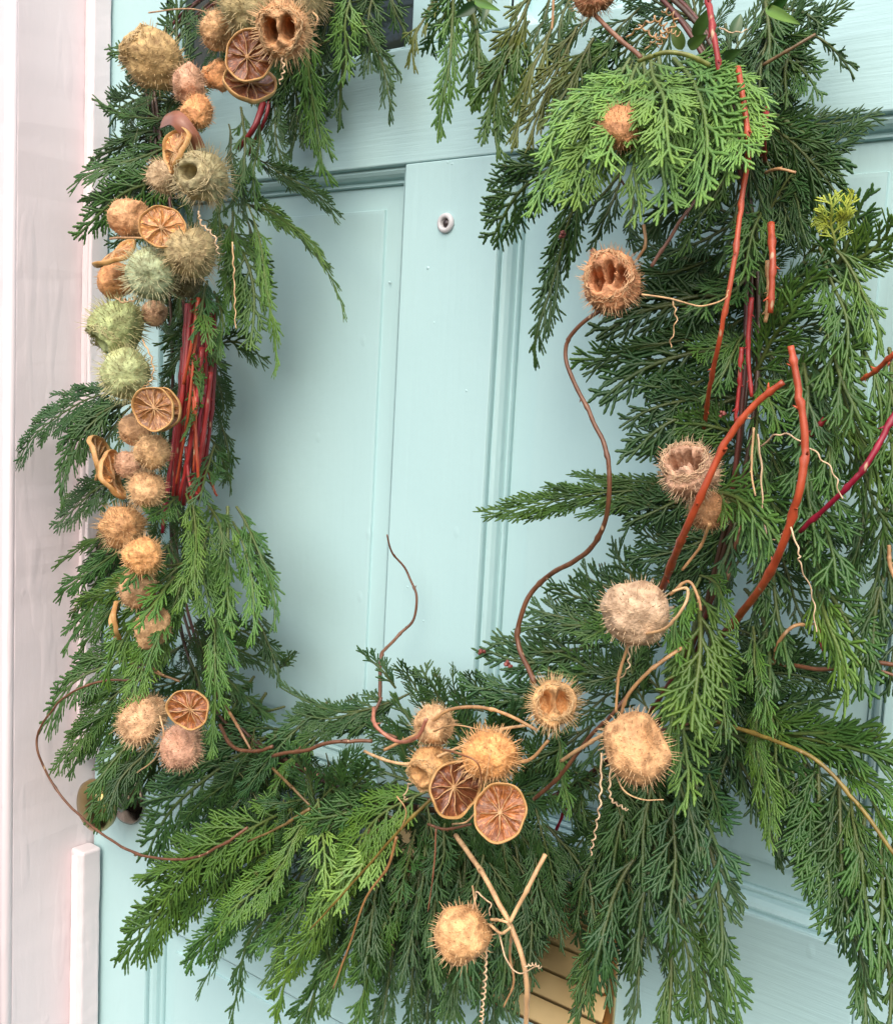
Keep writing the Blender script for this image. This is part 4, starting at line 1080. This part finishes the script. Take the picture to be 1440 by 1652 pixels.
# the willow ring the greens are tied to
RINGP = [(235, 130, .03), (262, 330, .035), (290, 560, .04), (285, 800, .04), (300, 1000, .045), (370, 1170, .05), (520, 1260, .055), (700, 1300, .06), (870, 1290, .06), (1010, 1210, .065),
         (1110, 1070, .07), (1170, 900, .075), (1205, 700, .08), (1210, 480, .08), (1190, 260, .08), (1130, 60, .075), (1000, -60, .06), (800, -110, .05), (560, -80, .04), (380, -20, .035), (290, 40, .03)]
for k in range(5):
    rr = random.Random(k)
    ph = rr.uniform(0, 6)
    pts = []
    for i in range(len(RINGP) + 1):
        x, y, d = RINGP[i % len(RINGP)]
        a = ph + i * 0.9
        pts.append(at(x + 13 * math.cos(a), y + 9 * math.sin(a), d + 0.008 * math.sin(a * 1.3)))
    C = spline(pts, 6)
    o = MB().tube(C, 0.0015, 7).build('willow_rod', 'stem_bark', wreath, smooth=True)
    o.location = -W_LOC
    o.color = (*((0.07, 0.042, 0.025) if k % 3 else (0.10, 0.03, 0.022)), 1)


def tendril(pts, rpx, turns, amp, colour, seed=0, name='tendril'):
    P = [at(x, y, d) for x, y, d in pts]
    C = spline(P, 26)
    N = len(C); out = []
    rr = random.Random(seed)
    px = pxm(P[0])
    for i, p_ in enumerate(C):
        T = (C[min(i + 1, N - 1)] - C[max(i - 1, 0)]).normalized()
        u = T.cross(C_FWD).normalized(); w = T.cross(u)
        a = 2 * math.pi * turns * (i / (N - 1) + 0.06 * noise.noise(Vector((i * 0.05, seed * 2.3, 1))))
        e = min(1, 4 * i / N) * amp * 0.75 * px * (0.6 + 0.6 * noise.noise(Vector((i * 0.09, seed, 0))) + 0.3)
        out.append(p_ + u * math.cos(a) * e + w * math.sin(a) * e)
    o = MB().tube(out, [rpx * px * (1 - 0.4 * i / N) for i in range(N)], 5).build(name, 'stem_bark', wreath, smooth=True)
    o.location = -W_LOC
    o.color = (*colour, 1)
    return o


CRM = (0.66, 0.50, 0.32)
for i, (pts, r, tn, am, c) in enumerate((
    (((785, 1528, .16), (782, 1580, .16), (778, 1625, .16), (775, 1660, .16)), 2.0, 13, 4, CRM), (((802, 1500, .16), (815, 1540, .17), (838, 1570, .17), (868, 1562, .17)), 1.6, 1, 4, CRM),
    (((762, 1470, .16), (770, 1440, .16), (790, 1460, .16), (788, 1478, .16)), 1.7, 3, 3, CRM), (((762, 1430, .15), (765, 1450, .16), (772, 1475, .16)), 2.0, 0.5, 1, PTAN),
    (((970, 1215, .15), (968, 1290, .16), (960, 1340, .16), (952, 1380, .16)), 1.9, 8, 3, CRM), (((985, 1235, .16), (984, 1285, .16), (1000, 1300, .16), (1012, 1308, .16)), 1.8, 7, 3, CRM),
    (((990, 1240, .17), (1005, 1275, .17), (1035, 1290, .17), (1070, 1290, .17)), 1.7, .3, 1, PTAN), (((1035, 475, .15), (1080, 482, .15), (1130, 492, .16), (1168, 482, .16), (1176, 468, .16)), 1.8, 1, 2, PTAN),
    (((1085, 485, .15), (1090, 515, .15), (1080, 560, .15)), 1.5, 4, 3, PTAN), (((1228, 720, .15), (1255, 700, .16), (1290, 710, .16), (1320, 735, .16), (1345, 765, .16), (1358, 805, .16)), 1.7, 7, 3, CRM),
    (((1222, 700, .14), (1228, 760, .14), (1230, 830, .14), (1240, 870, .14), (1262, 862, .14)), 1.7, 5, 2, CRM), (((1275, 850, .17), (1288, 890, .17), (1290, 910, .17), (1310, 960, .16), (1315, 1020, .16)), 1.6, 6, 2.5, CRM),
    (((452, 85, .12), (458, 110, .12), (450, 135, .12)), 1.8, 5, 3, CRM), (((505, 20, .08), (512, 30, .09), (508, 45, .09)), 2.0, .3, 1, PTAN), (((375, 390, .12), (378, 460, .12), (380, 530, .12)), 1.5, 6, 1.5, PTAN),
    (((320, 340, .12), (325, 360, .12), (345, 380, .12), (352, 410, .12)), 1.7, 7, 3, CRM), (((178, 385, .12), (200, 384, .13), (265, 385, .12)), 2.4, .2, 1, TAN), (((185, 480, .12), (205, 485, .13), (225, 478, .13)), 1.6, 5, 4, PTAN),
    (((230, 548, .12), (245, 580, .12), (245, 610, .12), (225, 630, .12)), 1.5, 6, 2, PTAN), (((240, 20, .06), (310, 15, .08), (350, 25, .09)), 1.4, .5, 2, TAN), (((258, 1155, .14), (263, 1190, .14), (250, 1225, .13), (222, 1248, .12)), 2.0, .5, 2, PTAN),
    (((672, 1258, .15), (660, 1265, .15), (652, 1285, .15), (656, 1290, .15)), 1.5, 4, 3, CRM), (((1020, 1028, .16), (1014, 1050, .16), (1012, 1080, .16), (990, 1100, .15)), 1.6, 5, 3, CRM), (((715, 1210, .17), (735, 1215, .18), (770, 1230, .18), (780, 1270, .17)), 2.0, .5, 2, (0.25, 0.11, 0.05)),
    (((730, 1330, .16), (755, 1325, .17), (775, 1290, .17), (790, 1215, .17)), 1.8, .4, 2, PTAN), (((1010, 60, .13), (1055, 30, .14), (1075, 50, .14), (1060, 75, .14)), 1.8, 9, 6, TAN), (((1030, 40, .13), (1065, 60, .14), (1090, 30, .14), (1070, 15, .14)), 1.8, 8, 6, TAN),
    (((1040, 80, .13), (1070, 50, .14), (1095, 55, .14)), 1.6, 7, 5, PTAN), (((1160, 45, .14), (1185, 52, .15), (1205, 48, .14)), 1.4, 2, 2, CRM), (((700, 1180, .16), (735, 1170, .17), (790, 1180, .16)), 1.6, .4, 2, TAN),
    (((845, 1560, .17), (862, 1556, .17), (872, 1562, .17)), 1.4, 5, 3, CRM), (((640, 1285, .14), (655, 1310, .14), (648, 1340, .14)), 1.5, .5, 2, TAN))):
    tendril(pts, r, tn, am, c, seed=i)

# small broad leaves tucked in at the top
def leaf(b0, b1, d0, d1, w, colour):
    A, B = at(*b0, d0), at(*b1, d1)
    X = B - A; L = X.length; X.normalize()
    n = (CAM - A).normalized(); n = (n - X * n.dot(X)).normalized(); Y = n.cross(X)
    rows = []
    for i in range(11):
        t = i / 10
        hw = w * pxm(A) * math.sin(math.pi * t ** 0.8) ** 0.8 + 0.0002
        rows.append([A + X * L * t + Y * hw * s_ + n * (abs(s_) * hw * 0.35 - 0.25 * L * t * t) for s_ in (-1, -.5, 0, .5, 1)])
    k = MB().grid(rows)
    rows2 = [[p_ - n * 0.0006 for p_ in r] for r in rows]
    k.grid(rows2, flip=True)
    o = k.build('leaf', 'leaf', wreath, smooth=True)
    o.location = -W_LOC
    o.color = (*colour, 1)


for a in (((770, 5), (737, 25), .11, .12, 9, (0.02, 0.06, 0.02)), ((765, 0), (785, 8), .11, .13, 6, (0.12, 0.25, 0.04)), ((790, -10), (780, 30), .10, .11, 6, (0.05, 0.11, 0.04)),
          ((1240, 20), (1262, 2), .13, .14, 9, (0.03, 0.10, 0.02)), ((1235, 12), (1268, 28), .13, .15, 8, (0.14, 0.26, 0.04)), ((1120, 60), (1140, 20), .10, .11, 10, (0.06, 0.13, 0.03)),
          ((1100, 80), (1085, 40), .10, .11, 10, (0.07, 0.12, 0.03)), ((1180, 60), (1195, 20), .11, .11, 9, (0.04, 0.10, 0.03)), ((1110, 75), (1130, 62), .11, .12, 9, (0.08, 0.15, 0.03)), ((1165, 95), (1185, 85), .11, .12, 9, (0.05, 0.11, 0.03))):
    leaf(*a)

# little reddish cedar cones
def cone(px, py, d, r):
    c = at(px, py, d)
    rr = r * pxm(c)
    mb = MB()
    R_ = random.Random(int(px))
    for k in range(9):
        v = Vector((R_.uniform(-1, 1), R_.uniform(-1, 1), R_.uniform(-1, 1))).normalized()
        s_ = v.orthogonal().normalized(); w = v.cross(s_)
        mb.tube([v * rr * 0.1, v * rr * 0.7, v * rr * 1.0], [rr * 0.15, rr * 0.42, rr * 0.16], 6)
    o = mb.build('cone', 'stem_bark', wreath, smooth=True)
    o.location = c - W_LOC
    o.color = (0.20, 0.055, 0.045, 1)


for a in ((820, 1072, .13, 8), (777, 1053, .09, 7), (905, 378, .09, 8), (957, 408, .14, 7), (1165, 668, .12, 7)):
    cone(*a)

# ------------------------------------------------------------------ spiny seed pods
TN, ORT, GRN, OLI, BRT, PNK, PAL = ((0.47, 0.29, 0.13), (0.55, 0.28, 0.10), (0.30, 0.36, 0.17), (0.34, 0.29, 0.13), (0.36, 0.19, 0.08), (0.52, 0.31, 0.18), (0.66, 0.43, 0.22))
NP = [0]


def pod(px, py, d, rpx, colour, apex, label, open_=0, long_=1.2, spines=200, slen=0.24, squash=1.0, fuzz=1.0):
    """apex: direction of the pod's free end in (right, up, toward viewer); open_: 0 closed, 1 torn tip, 2 two burst cells"""
    NP[0] += 1
    seed = NP[0]
    rr = random.Random(seed)
    c = at(px, py, d)
    r = rpx * 1.05 * pxm(c)
    colour = (colour[0] * 1.2, colour[1] * 1.17, colour[2] * 1.32)
    root = empty('seed_pod', c, label, 'seed pod', 'dried spiny seed pods on the wreath')
    Z = camdir(*apex)
    X = Z.cross(C_UP if abs(Z.dot(C_UP)) < 0.9 else C_RIGHT).normalized()
    X = Matrix.Rotation(rr.uniform(-0.5, 0.5) if open_ != 2 else 0.0, 3, Z) @ X
    Y = Z.cross(X)
    root.matrix_world = Matrix.Translation(c) @ Matrix((X, Y, Z)).transposed().to_4x4()
    off = Vector((seed * 3.7, seed * 1.3, 0))
    long_ = 1 + (long_ - 1) * 1.5
    a_ = r / (long_ ** 0.5); b_ = r * (long_ ** 0.5)

    sm = 0.45 if spines <= 150 and not open_ else 1.0

    dents = [Vector((rr.gauss(0, 1), rr.gauss(0, 1), rr.gauss(-.3, .6))).normalized() for _ in range(4)]

    def surf(th, ph):
        v = Vector((math.sin(th) * math.cos(ph), math.sin(th) * math.sin(ph), math.cos(th)))
        k = 1 + 0.15 * noise.noise(v * 1.5 + off) - sum(0.15 * math.exp(-(1 - v.dot(dv)) / 0.07) for dv in dents) + sm * 0.07 * noise.noise(v * 4 + off) + sm * 0.03 * noise.noise(v * 9 + off) + sm * 0.016 * abs(noise.noise(v * 19 + off))
        p_ = Vector((v.x * a_ * k * squash, v.y * a_ * k, v.z * b_ * k * (1.0 if v.z > 0 else 0.92)))
        if open_ == 2:
            q = 1.0
            cells = ((-0.30, 0, .21, .36), (0.30, 0, .21, .36)) if seed == 5 else ((-0.36, 0, .27, .48), (0.36, 0, .27, .48)) if seed not in (29, 32) else ((-.44, .05, .16, .30), (-.08, -.1, .15, .34), (.26, .08, .15, .30), (.5, -.1, .1, .2))
            for sx, sy_, wx, wy_ in cells:
                e = ((v.x - sx) / wx) ** 2 + ((v.y - sy_) / wy_) ** 2
                e *= 1 + (0.6 if seed not in (5, 36) else 0.35) * noise.noise(v * 4.5 + off)
                if v.z > 0:
                    q = min(q, 1 - 0.95 / (1 + e ** 4))
            if v.z > 0.2 and q > 0.6:
                q *= 1 + 0.06 * noise.noise(v * 11 + off)
            p_ = Vector((p_.x, p_.y, p_.z * (0.88 if v.z > 0.5 else 1) if q > 0.97 else p_.z * (0.88 * q - 0.55 * (1 - q))))
        elif open_ == 1 and v.z > 0:
            w = Vector((v.x - 0.12, v.y + 0.1, 0))
            e = (w.x / 0.34) ** 2 + (w.y / 0.24) ** 2
            q = 1 - 0.9 / (1 + e ** 3)
            p_.z *= q - 0.3 * (1 - q)
        return p_

    NU, NV = 44, 56
    if open_ == 0: NU, NV = 36, 48
    rows = []
    for i in range(NU + 1):
        t = i / NU
        th = math.pi * (t ** 1.25 if open_ else t)
        rows.append([surf(max(th, 1e-3), 2 * math.pi * j / NV) for j in range(NV)])
    h = MB().grid(rows, close_v=True, flip=True).build('husk', 'husk', root, smooth=True)
    k = rr.uniform(0.88, 1.12)
    h.color = (colour[0] * k, colour[1] * k * rr.uniform(.96, 1.04), colour[2] * k, 1)
    mb = MB()
    nsp = int(spines * 1.6)
    slen *= 1.18
    for i in range(nsp):
        z = 1 - 2 * (i + 0.5) / nsp
        ph = i * 2.39996 + rr.uniform(-.15, .15)
        th = math.acos(z)
        if open_ and z > 0.62: continue
        p_ = surf(th, ph)
        n = Vector((p_.x / a_ ** 2, p_.y / a_ ** 2, p_.z / b_ ** 2)).normalized()
        s_ = Vector((rr.gauss(0, .26), rr.gauss(0, .26), rr.gauss(0, .26) + 0.12))
        L = r * slen * rr.uniform(0.55, 1.25) * fuzz
        q = p_ + n * L * 0.55 + s_ * L * 0.2
        e = q + n * L * 0.45 + s_ * L * 0.5
        w = r * 0.0125
        mb.tube([p_ - n * r * 0.03, q, e], [w * 1.5, w * 0.9, w * 0.3], 3, caps=False)
    if open_:                                   # frayed fibres round the mouth
        for i in range(120):
            ph = i / 120 * 6.283 + rr.uniform(-.05, .05)
            p_ = surf(math.acos(0.66 + rr.uniform(-.1, .1)), ph)
            out = Vector((math.cos(ph), math.sin(ph), 0))
            tg = Vector((-math.sin(ph), math.cos(ph), 0)) * rr.choice((-1, 1))
            L = r * 0.3 * rr.uniform(.5, 1.2)
            mb.tube([p_, p_ + tg * L * .4 + Vector((0, 0, L * .35)) + out * L * .1, p_ + tg * L * .9 + Vector((0, 0, L * .3)) - out * L * rr.uniform(.1, .9)], [r * .022, r * .017, r * .007], 3, caps=False)
    sp = mb.build('spines', 'spine', h, smooth=True)
    sp['kind'] = 'stuff'
    sp.color = h.color
    return root


PODS = (
    (248, 95, .085, 47, (0.46, 0.33, 0.13), (-.75, .55, .3), 'large olive tan pod with papery torn tip, topmost at the left edge', 1, 1.15, 170, .17),
    (352, 50, .08, 29, TN, (-.3, .6, .5), 'small tan pod just above the two overlapping dark citrus slices', 0, 1.1, 160, .2),
    (402, 8, .08, 46, OLI, (0, .6, .5), 'big brown olive pod cut off by the top edge of the picture', 0, 1.0, 210, .28),
    (490, -12, .07, 40, OLI, (.3, .5, .5), 'brown bristly pod at the top edge, right of the burst pod', 0, 1.0, 200, .3),
    (458, 47, .115, 44, (0.50, 0.29, 0.12), (-.12, -.42, .9), 'burst tan pod with two hollow cells, beside the dark citrus slices', 2, 1.05, 230, .34),
    (305, 138, .095, 28, PNK, (.1, .7, .6), 'pinkish tan pod above the orange one in the upper left column', 0, 1.2, 200, .17),
    (318, 180, .10, 27, ORT, (.1, -.7, .6), 'small orange tan bristly pod above the narrow upright citrus slice', 0, 1.2, 200, .2),
    (352, 122, .07, 24, ORT, (-.5, .6, .5), 'orange tan pod half hidden behind the dark citrus slices', 1, 1.1, 120, .16),
    (272, 282, .09, 29, (0.45, 0.33, 0.18), (-.7, -.2, .5), 'grey tan pod behind the narrow upright citrus slice', 0, 1.1, 220, .26),
    (327, 286, .115, 40, (0.36, 0.32, 0.16), (-.35, -.12, .9), 'large olive grey pod with long spines and a torn hole', 1, 1.05, 260, .36),
    (212, 353, .09, 33, (0.52, 0.29, 0.13), (-.8, .1, .4), 'orange brown papery pod left of the pale citrus slice', 0, 1.15, 120, .12),
    (307, 406, .11, 38, OLI, (.3, -.2, .8), 'olive tan spiky pod right of the pale green one', 0, 1.0, 260, .28),
    (302, 452, .08, 26, (0.14, 0.13, 0.06), (0, -.6, .6), 'small dark olive pod under the olive tan spiky one', 0, 1.0, 150, .3),
    (246, 442, .125, 40, (0.36, 0.42, 0.23), (-.4, -.3, .9), 'pale green spiky pod, upper of the three green ones', 0, 1.1, 240, .3),
    (188, 452, .09, 29, ORT, (-.7, .1, .5), 'orange tan pod tucked left behind the upper green pod', 0, 1.0, 100, .12),
    (190, 526, .115, 43, (0.31, 0.37, 0.15), (-.4, -.7, .4), 'green spiky pod with a yellow torn end, middle of the three green ones', 1, 1.15, 240, .28),
    (248, 505, .085, 20, (0.42, 0.27, 0.15), (.3, .2, .9), 'very small brown pod right of the middle green pod', 0, 1.0, 120, .15),
    (203, 602, .12, 41, (0.33, 0.38, 0.17), (-.2, -.3, .9), 'green spiky pod, lowest of the three green ones', 0, 1.05, 250, .26),
    (219, 692, .095, 26, TN, (-.4, -.3, .7), 'tan pod just below the brown citrus slice of the left column', 0, 1.05, 150, .14),
    (245, 729, .115, 27, TN, (.2, .3, .8), 'round tan spiky pod touching the red stems, above its twin', 0, 1.0, 260, .2),
    (213, 750, .10, 24, PNK, (-.5, 0, .7), 'small pinkish tan pod right of the edge on citrus slices', 0, 1.1, 180, .16),
    (236, 791, .115, 30, TN, (.2, -.5, .8), 'tan spiky pod at the foot of the red stem bundle', 0, 1.15, 260, .22),
    (198, 851, .115, 34, (0.50, 0.28, 0.11), (-.5, .2, .7), 'orange tan bristly pod alone between cedar tips on the left', 0, 1.05, 280, .26),
    (230, 898, .128, 32, ORT, (.2, -.2, .8), 'orange tan pod partly under a dark cedar spray on the left', 0, 1.1, 180, .22),
    (222, 948, .125, 32, (0.44, 0.27, 0.13), (0, -.4, .8), 'tan pod mostly hidden under the bright cedar fan', 0, 1.1, 140, .2),
    (247, 1012, .122, 32, TN, (-.1, -.5, .7), 'smooth tan pod showing under the bright cedar fan', 0, 1.2, 100, .1),
    (231, 1160, .12, 38, (0.47, 0.30, 0.15), (-.35, -.55, .6), 'tan spiky pod left of the lowest left citrus slice', 0, 1.2, 280, .2),
    (293, 1203, .13, 34, PNK, (-.1, -.8, .6), 'pinkish tan pod hanging below the lowest left citrus slice', 0, 1.15, 240, .2),
    (986, 453, .15, 45, (0.42, 0.21, 0.09), (-.38, .05, .92), 'burst brown pod with hollow cells on the vine, right side of the door', 2, 0.95, 260, .22),
    (1000, 205, .150, 37, (0.50, 0.26, 0.10), (.1, -.6, .6), 'orange brown pod behind the bright green cedar spray', 0, 1.2, 240, .2),
    (958, -8, .11, 30, (0.36, 0.16, 0.07), (0, -.3, .7), 'reddish brown spiky pod cut by the top edge, beside a twig', 0, 1.0, 200, .36),
    (1112, 762, .15, 48, (0.46, 0.30, 0.17), (-.42, .50, .80), 'burst greyish tan pod behind a red stem on the right', 2, 1.2, 240, .2),
    (1142, 822, .12, 30, BRT, (.2, -.6, .5), 'brown bristly pod half hidden below the burst greyish one', 0, 1.0, 180, .26),
    (1026, 988, .165, 53, (0.45, 0.32, 0.19), (-.75, .2, .5), 'large pale grey speckled pod at the foot of a red stem', 0, 1.13, 150, .14),
    (1026, 1205, .165, 53, (0.50, 0.29, 0.125), (.35, -.75, .45), 'large orange tan pod with curly tendrils, lower right', 0, 1.15, 150, .2),
    (893, 1136, .15, 37, (0.52, 0.32, 0.13), (.02, .28, .95), 'burst tan pod with two clear cells at the end of the vine', 2, 1.05, 260, .32),
    (700, 1170, .14, 33, (0.54, 0.34, 0.16), (0, .5, .7), 'small tan pod, uppermost of the bottom cluster', 0, 1.1, 170, .22),
    (788, 1220, .155, 45, (0.58, 0.30, 0.10), (.5, .2, .8), 'orange bristly pod directly above the two bottom citrus slices', 0, 1.2, 260, .26),
    (697, 1238, .145, 36, (0.56, 0.33, 0.12), (-.5, -.3, .8), 'orange tan torn pod left of the bottom citrus slices', 1, 1.1, 150, .22),
    (747, 1507, .165, 45, (0.55, 0.32, 0.13), (-.85, -.05, .5), 'pale orange round pod hanging alone at the bottom on a dry stalk', 0, 1.05, 110, .2),
)
for p_ in PODS:
    pod(*p_)


# ------------------------------------------------------------------ dried citrus slices
def citrus(px, py, d, rpx, nrm, pulp_c, label, nseg=9, warp=0.12, rot=0.0, seed=0):
    c = at(px, py, d)
    R_ = rpx * pxm(c)
    rr = random.Random(900 + seed)
    root = empty('citrus_slice', c, label, 'citrus slice', 'dried citrus slices on the wreath')
    Z = camdir(*nrm)
    X = Z.cross(C_UP).normalized()
    X = Matrix.Rotation(rot, 3, Z) @ X
    Y = Z.cross(X)
    root.matrix_world = Matrix.Translation(c) @ Matrix((X, Y, Z)).transposed().to_4x4()
    a0 = rr.uniform(0, 6)

    def w(r, a, z):
        """warp of the drying slice"""
        k = 1 + 0.06 * math.sin(2 * a + a0) + 0.025 * math.sin(3 * a + a0 * 3) + 0.02 * math.sin(7 * a + a0 * 2)
        zz = z + R_ * warp * (r / R_) ** 2 * math.sin(2 * a + a0) + R_ * 0.13 * noise.noise(Vector((math.cos(a) * r / R_ * 1.8, math.sin(a) * r / R_ * 1.8, seed * 3.1)))
        f_ = max(0.0, 1 - r / R_)
        return Vector((math.cos(a) * r * k + ox * f_, math.sin(a) * r * k + oy * f_, zz))
    ox = oy = 0.0
    N = 54
    th = R_ * 0.10
    prof = [(0.90, -.5), (0.94, -1.15), (0.985, -1.0), (1.0, 0.0), (0.992, 0.85), (0.97, 1.15), (0.945, 1.0), (0.90, 0.25)]
    mb = MB().grid([[w(R_ * r, 2 * math.pi * k / N, th * z) for r, z in prof] for k in range(N)], close_u=True, close_v=True, flip=False)
    o = mb.build('rind', 'rind', root, smooth=True)
    # membranes: spokes and a pithy heart
    mb = MB()
    A = [2 * math.pi * (k + rr.uniform(-.27, .27)) / nseg for k in range(nseg)]
    ox, oy = rr.uniform(-.1, .1) * R_, rr.uniform(-.1, .1) * R_
    for a in A:
        rows = []
        for i in range(9):
            t = 0.04 + 0.86 * i / 8
            hw = 0.013 * R_ * (1 + 1.3 * (1 - t) ** 2) * rr.uniform(.6, 1.4)
            da = hw / max(R_ * t, 1e-5)
            aa = a + 0.09 * math.sin(i * 0.8 + a * 3) * t
            rows.append([w(R_ * t, aa - da, -th * .5), w(R_ * t, aa - da * .8, th * .35), w(R_ * t, aa, th * .62), w(R_ * t, aa + da * .8, th * .35), w(R_ * t, aa + da, -th * .5)])
        mb.grid(rows, flip=True)
    mb.grid([[w(R_ * r, 2 * math.pi * k / 14, th * z) for k in range(14)] for r, z in ((0.001, .55), (0.05, .7), (0.085, .5), (0.1, -.3))], close_v=True)
    mb.build('membrane', 'membrane', root, smooth=True)
    # pulp: each segment a sunken wedge
    for k in range(nseg):
        a, b = A[k], A[(k + 1) % nseg] + (2 * math.pi if k == nseg - 1 else 0)
        rows = []
        for i in range(7):
            t = 0.06 + 0.85 * i / 6
            row = []
            for j in range(8):
                s_ = j / 7
                e = min(1.0, 3.2 * min(s_, 1 - s_)) * min(1, 4 * (1 - i / 6) + .15)
                row.append(w(R_ * t, a + (b - a) * s_, th * (0.15 - 0.75 * e + 0.7 * noise.noise(Vector((t * 7, s_ * 4 + k * 5, seed))))))
            rows.append(row)
        mb = MB().grid(rows, flip=True)
        back = [[p_ - Vector((0, 0, th * 0.35)) for p_ in r] for r in rows]
        mb.grid(back)
        o = mb.build('segment', 'pulp', root, smooth=True)
        kk = rr.uniform(.75, 1.25)
        o.color = (pulp_c[0] * kk, pulp_c[1] * kk, pulp_c[2] * kk, 1)
    return root


P_DK, P_RD, P_OR, P_BR = (0.19, 0.065, 0.026), (0.30, 0.105, 0.032), (0.54, 0.25, 0.085), (0.28, 0.125, 0.045)
for i, a in enumerate((
    (402, 90, .125, 41, (.15, -.10, 1), P_DK, 'dark brown citrus slice overlapping another, beside the burst pod at top'),
    (402, 133, .115, 41, (.25, .45, .8), P_DK, 'dark brown citrus slice tilted under the one above it at top'),
    (284, 244, .125, 40, (-.80, .15, .58), P_OR, 'narrow looking orange citrus slice turned sideways, upper left column'),
    (263, 366, .13, 37, (.05, .1, 1), P_OR, 'pale orange citrus slice facing out, left of the olive spiky pods'),
    (187, 410, .115, 38, (-.45, .80, .48), P_OR, 'orange brown citrus slice seen nearly edge on above the green pods'),
    (247, 660, .13, 36, (-.1, .0, 1), P_BR, 'brown citrus slice with clear spokes, front one of a pair beside red stems'),
    (262, 661, .115, 34, (-.25, .05, 1), P_BR, 'brown citrus slice hidden behind the spoked one beside red stems'),
    (158, 738, .10, 38, (.95, .12, -.04), P_OR, 'leftmost of two edge on citrus slices against the white frame'),
    (183, 768, .115, 40, (.90, .26, .06), P_OR, 'orange rimmed edge on citrus slice, right one of two near the white frame'),
    (186, 1000, .125, 34, (-.9, 0, .35), P_OR, 'orange citrus slice edge poking out under the bright cedar fan'),
    (304, 1145, .145, 34, (-.1, .0, 1), P_RD, 'red brown citrus slice with pale spokes, lowest in the left column'),
    (735, 1273, .165, 46, (.35, .1, .95), P_DK, 'dark brown crumpled citrus slice, left of the bottom pair'),
    (806, 1311, .175, 46, (-.12, .35, .95), P_RD, 'amber brown citrus slice with fine spokes, right of the bottom pair'))):
    citrus(*a, nseg=9 + i % 3, seed=i, rot=i * 0.7, warp=0.16 if i in (2, 7, 8, 11) else 0.14)

# strips of dried peel
def peel(pts, wpx, colour, label):
    P = spline([at(*p_) for p_ in pts], 8)
    px = pxm(P[0])
    rows = []
    N = len(P)
    for i, p_ in enumerate(P):
        T = (P[min(i + 1, N - 1)] - P[max(i - 1, 0)]).normalized()
        u = (T.cross(C_FWD)).normalized()
        rows.append([p_ + u * wpx * px * s_ + C_FWD * (wpx * px * .5 * s_ * s_) for s_ in (-1, -.5, 0, .5, 1)])
    mb = MB().grid(rows)
    mb.grid([[q + C_FWD * 0.0012 for q in r] for r in rows], flip=True)
    c = P[0].copy()
    mb.v = [tuple(Vector(v) - c) for v in mb.v]
    o = mb.build('dried_peel', 'leaf', None, smooth=True)
    o.location = c
    o.color = (*colour, 1)
    tag(o, label, 'dried peel')


peel(((262, 192, .11), (282, 188, .125), (305, 215, .12), (318, 240, .11)), 13, (0.26, 0.10, 0.06), 'folded strip of red brown dried peel above the narrow citrus slice')

print('pods', NP[0], 'objects', len(bpy.data.objects))
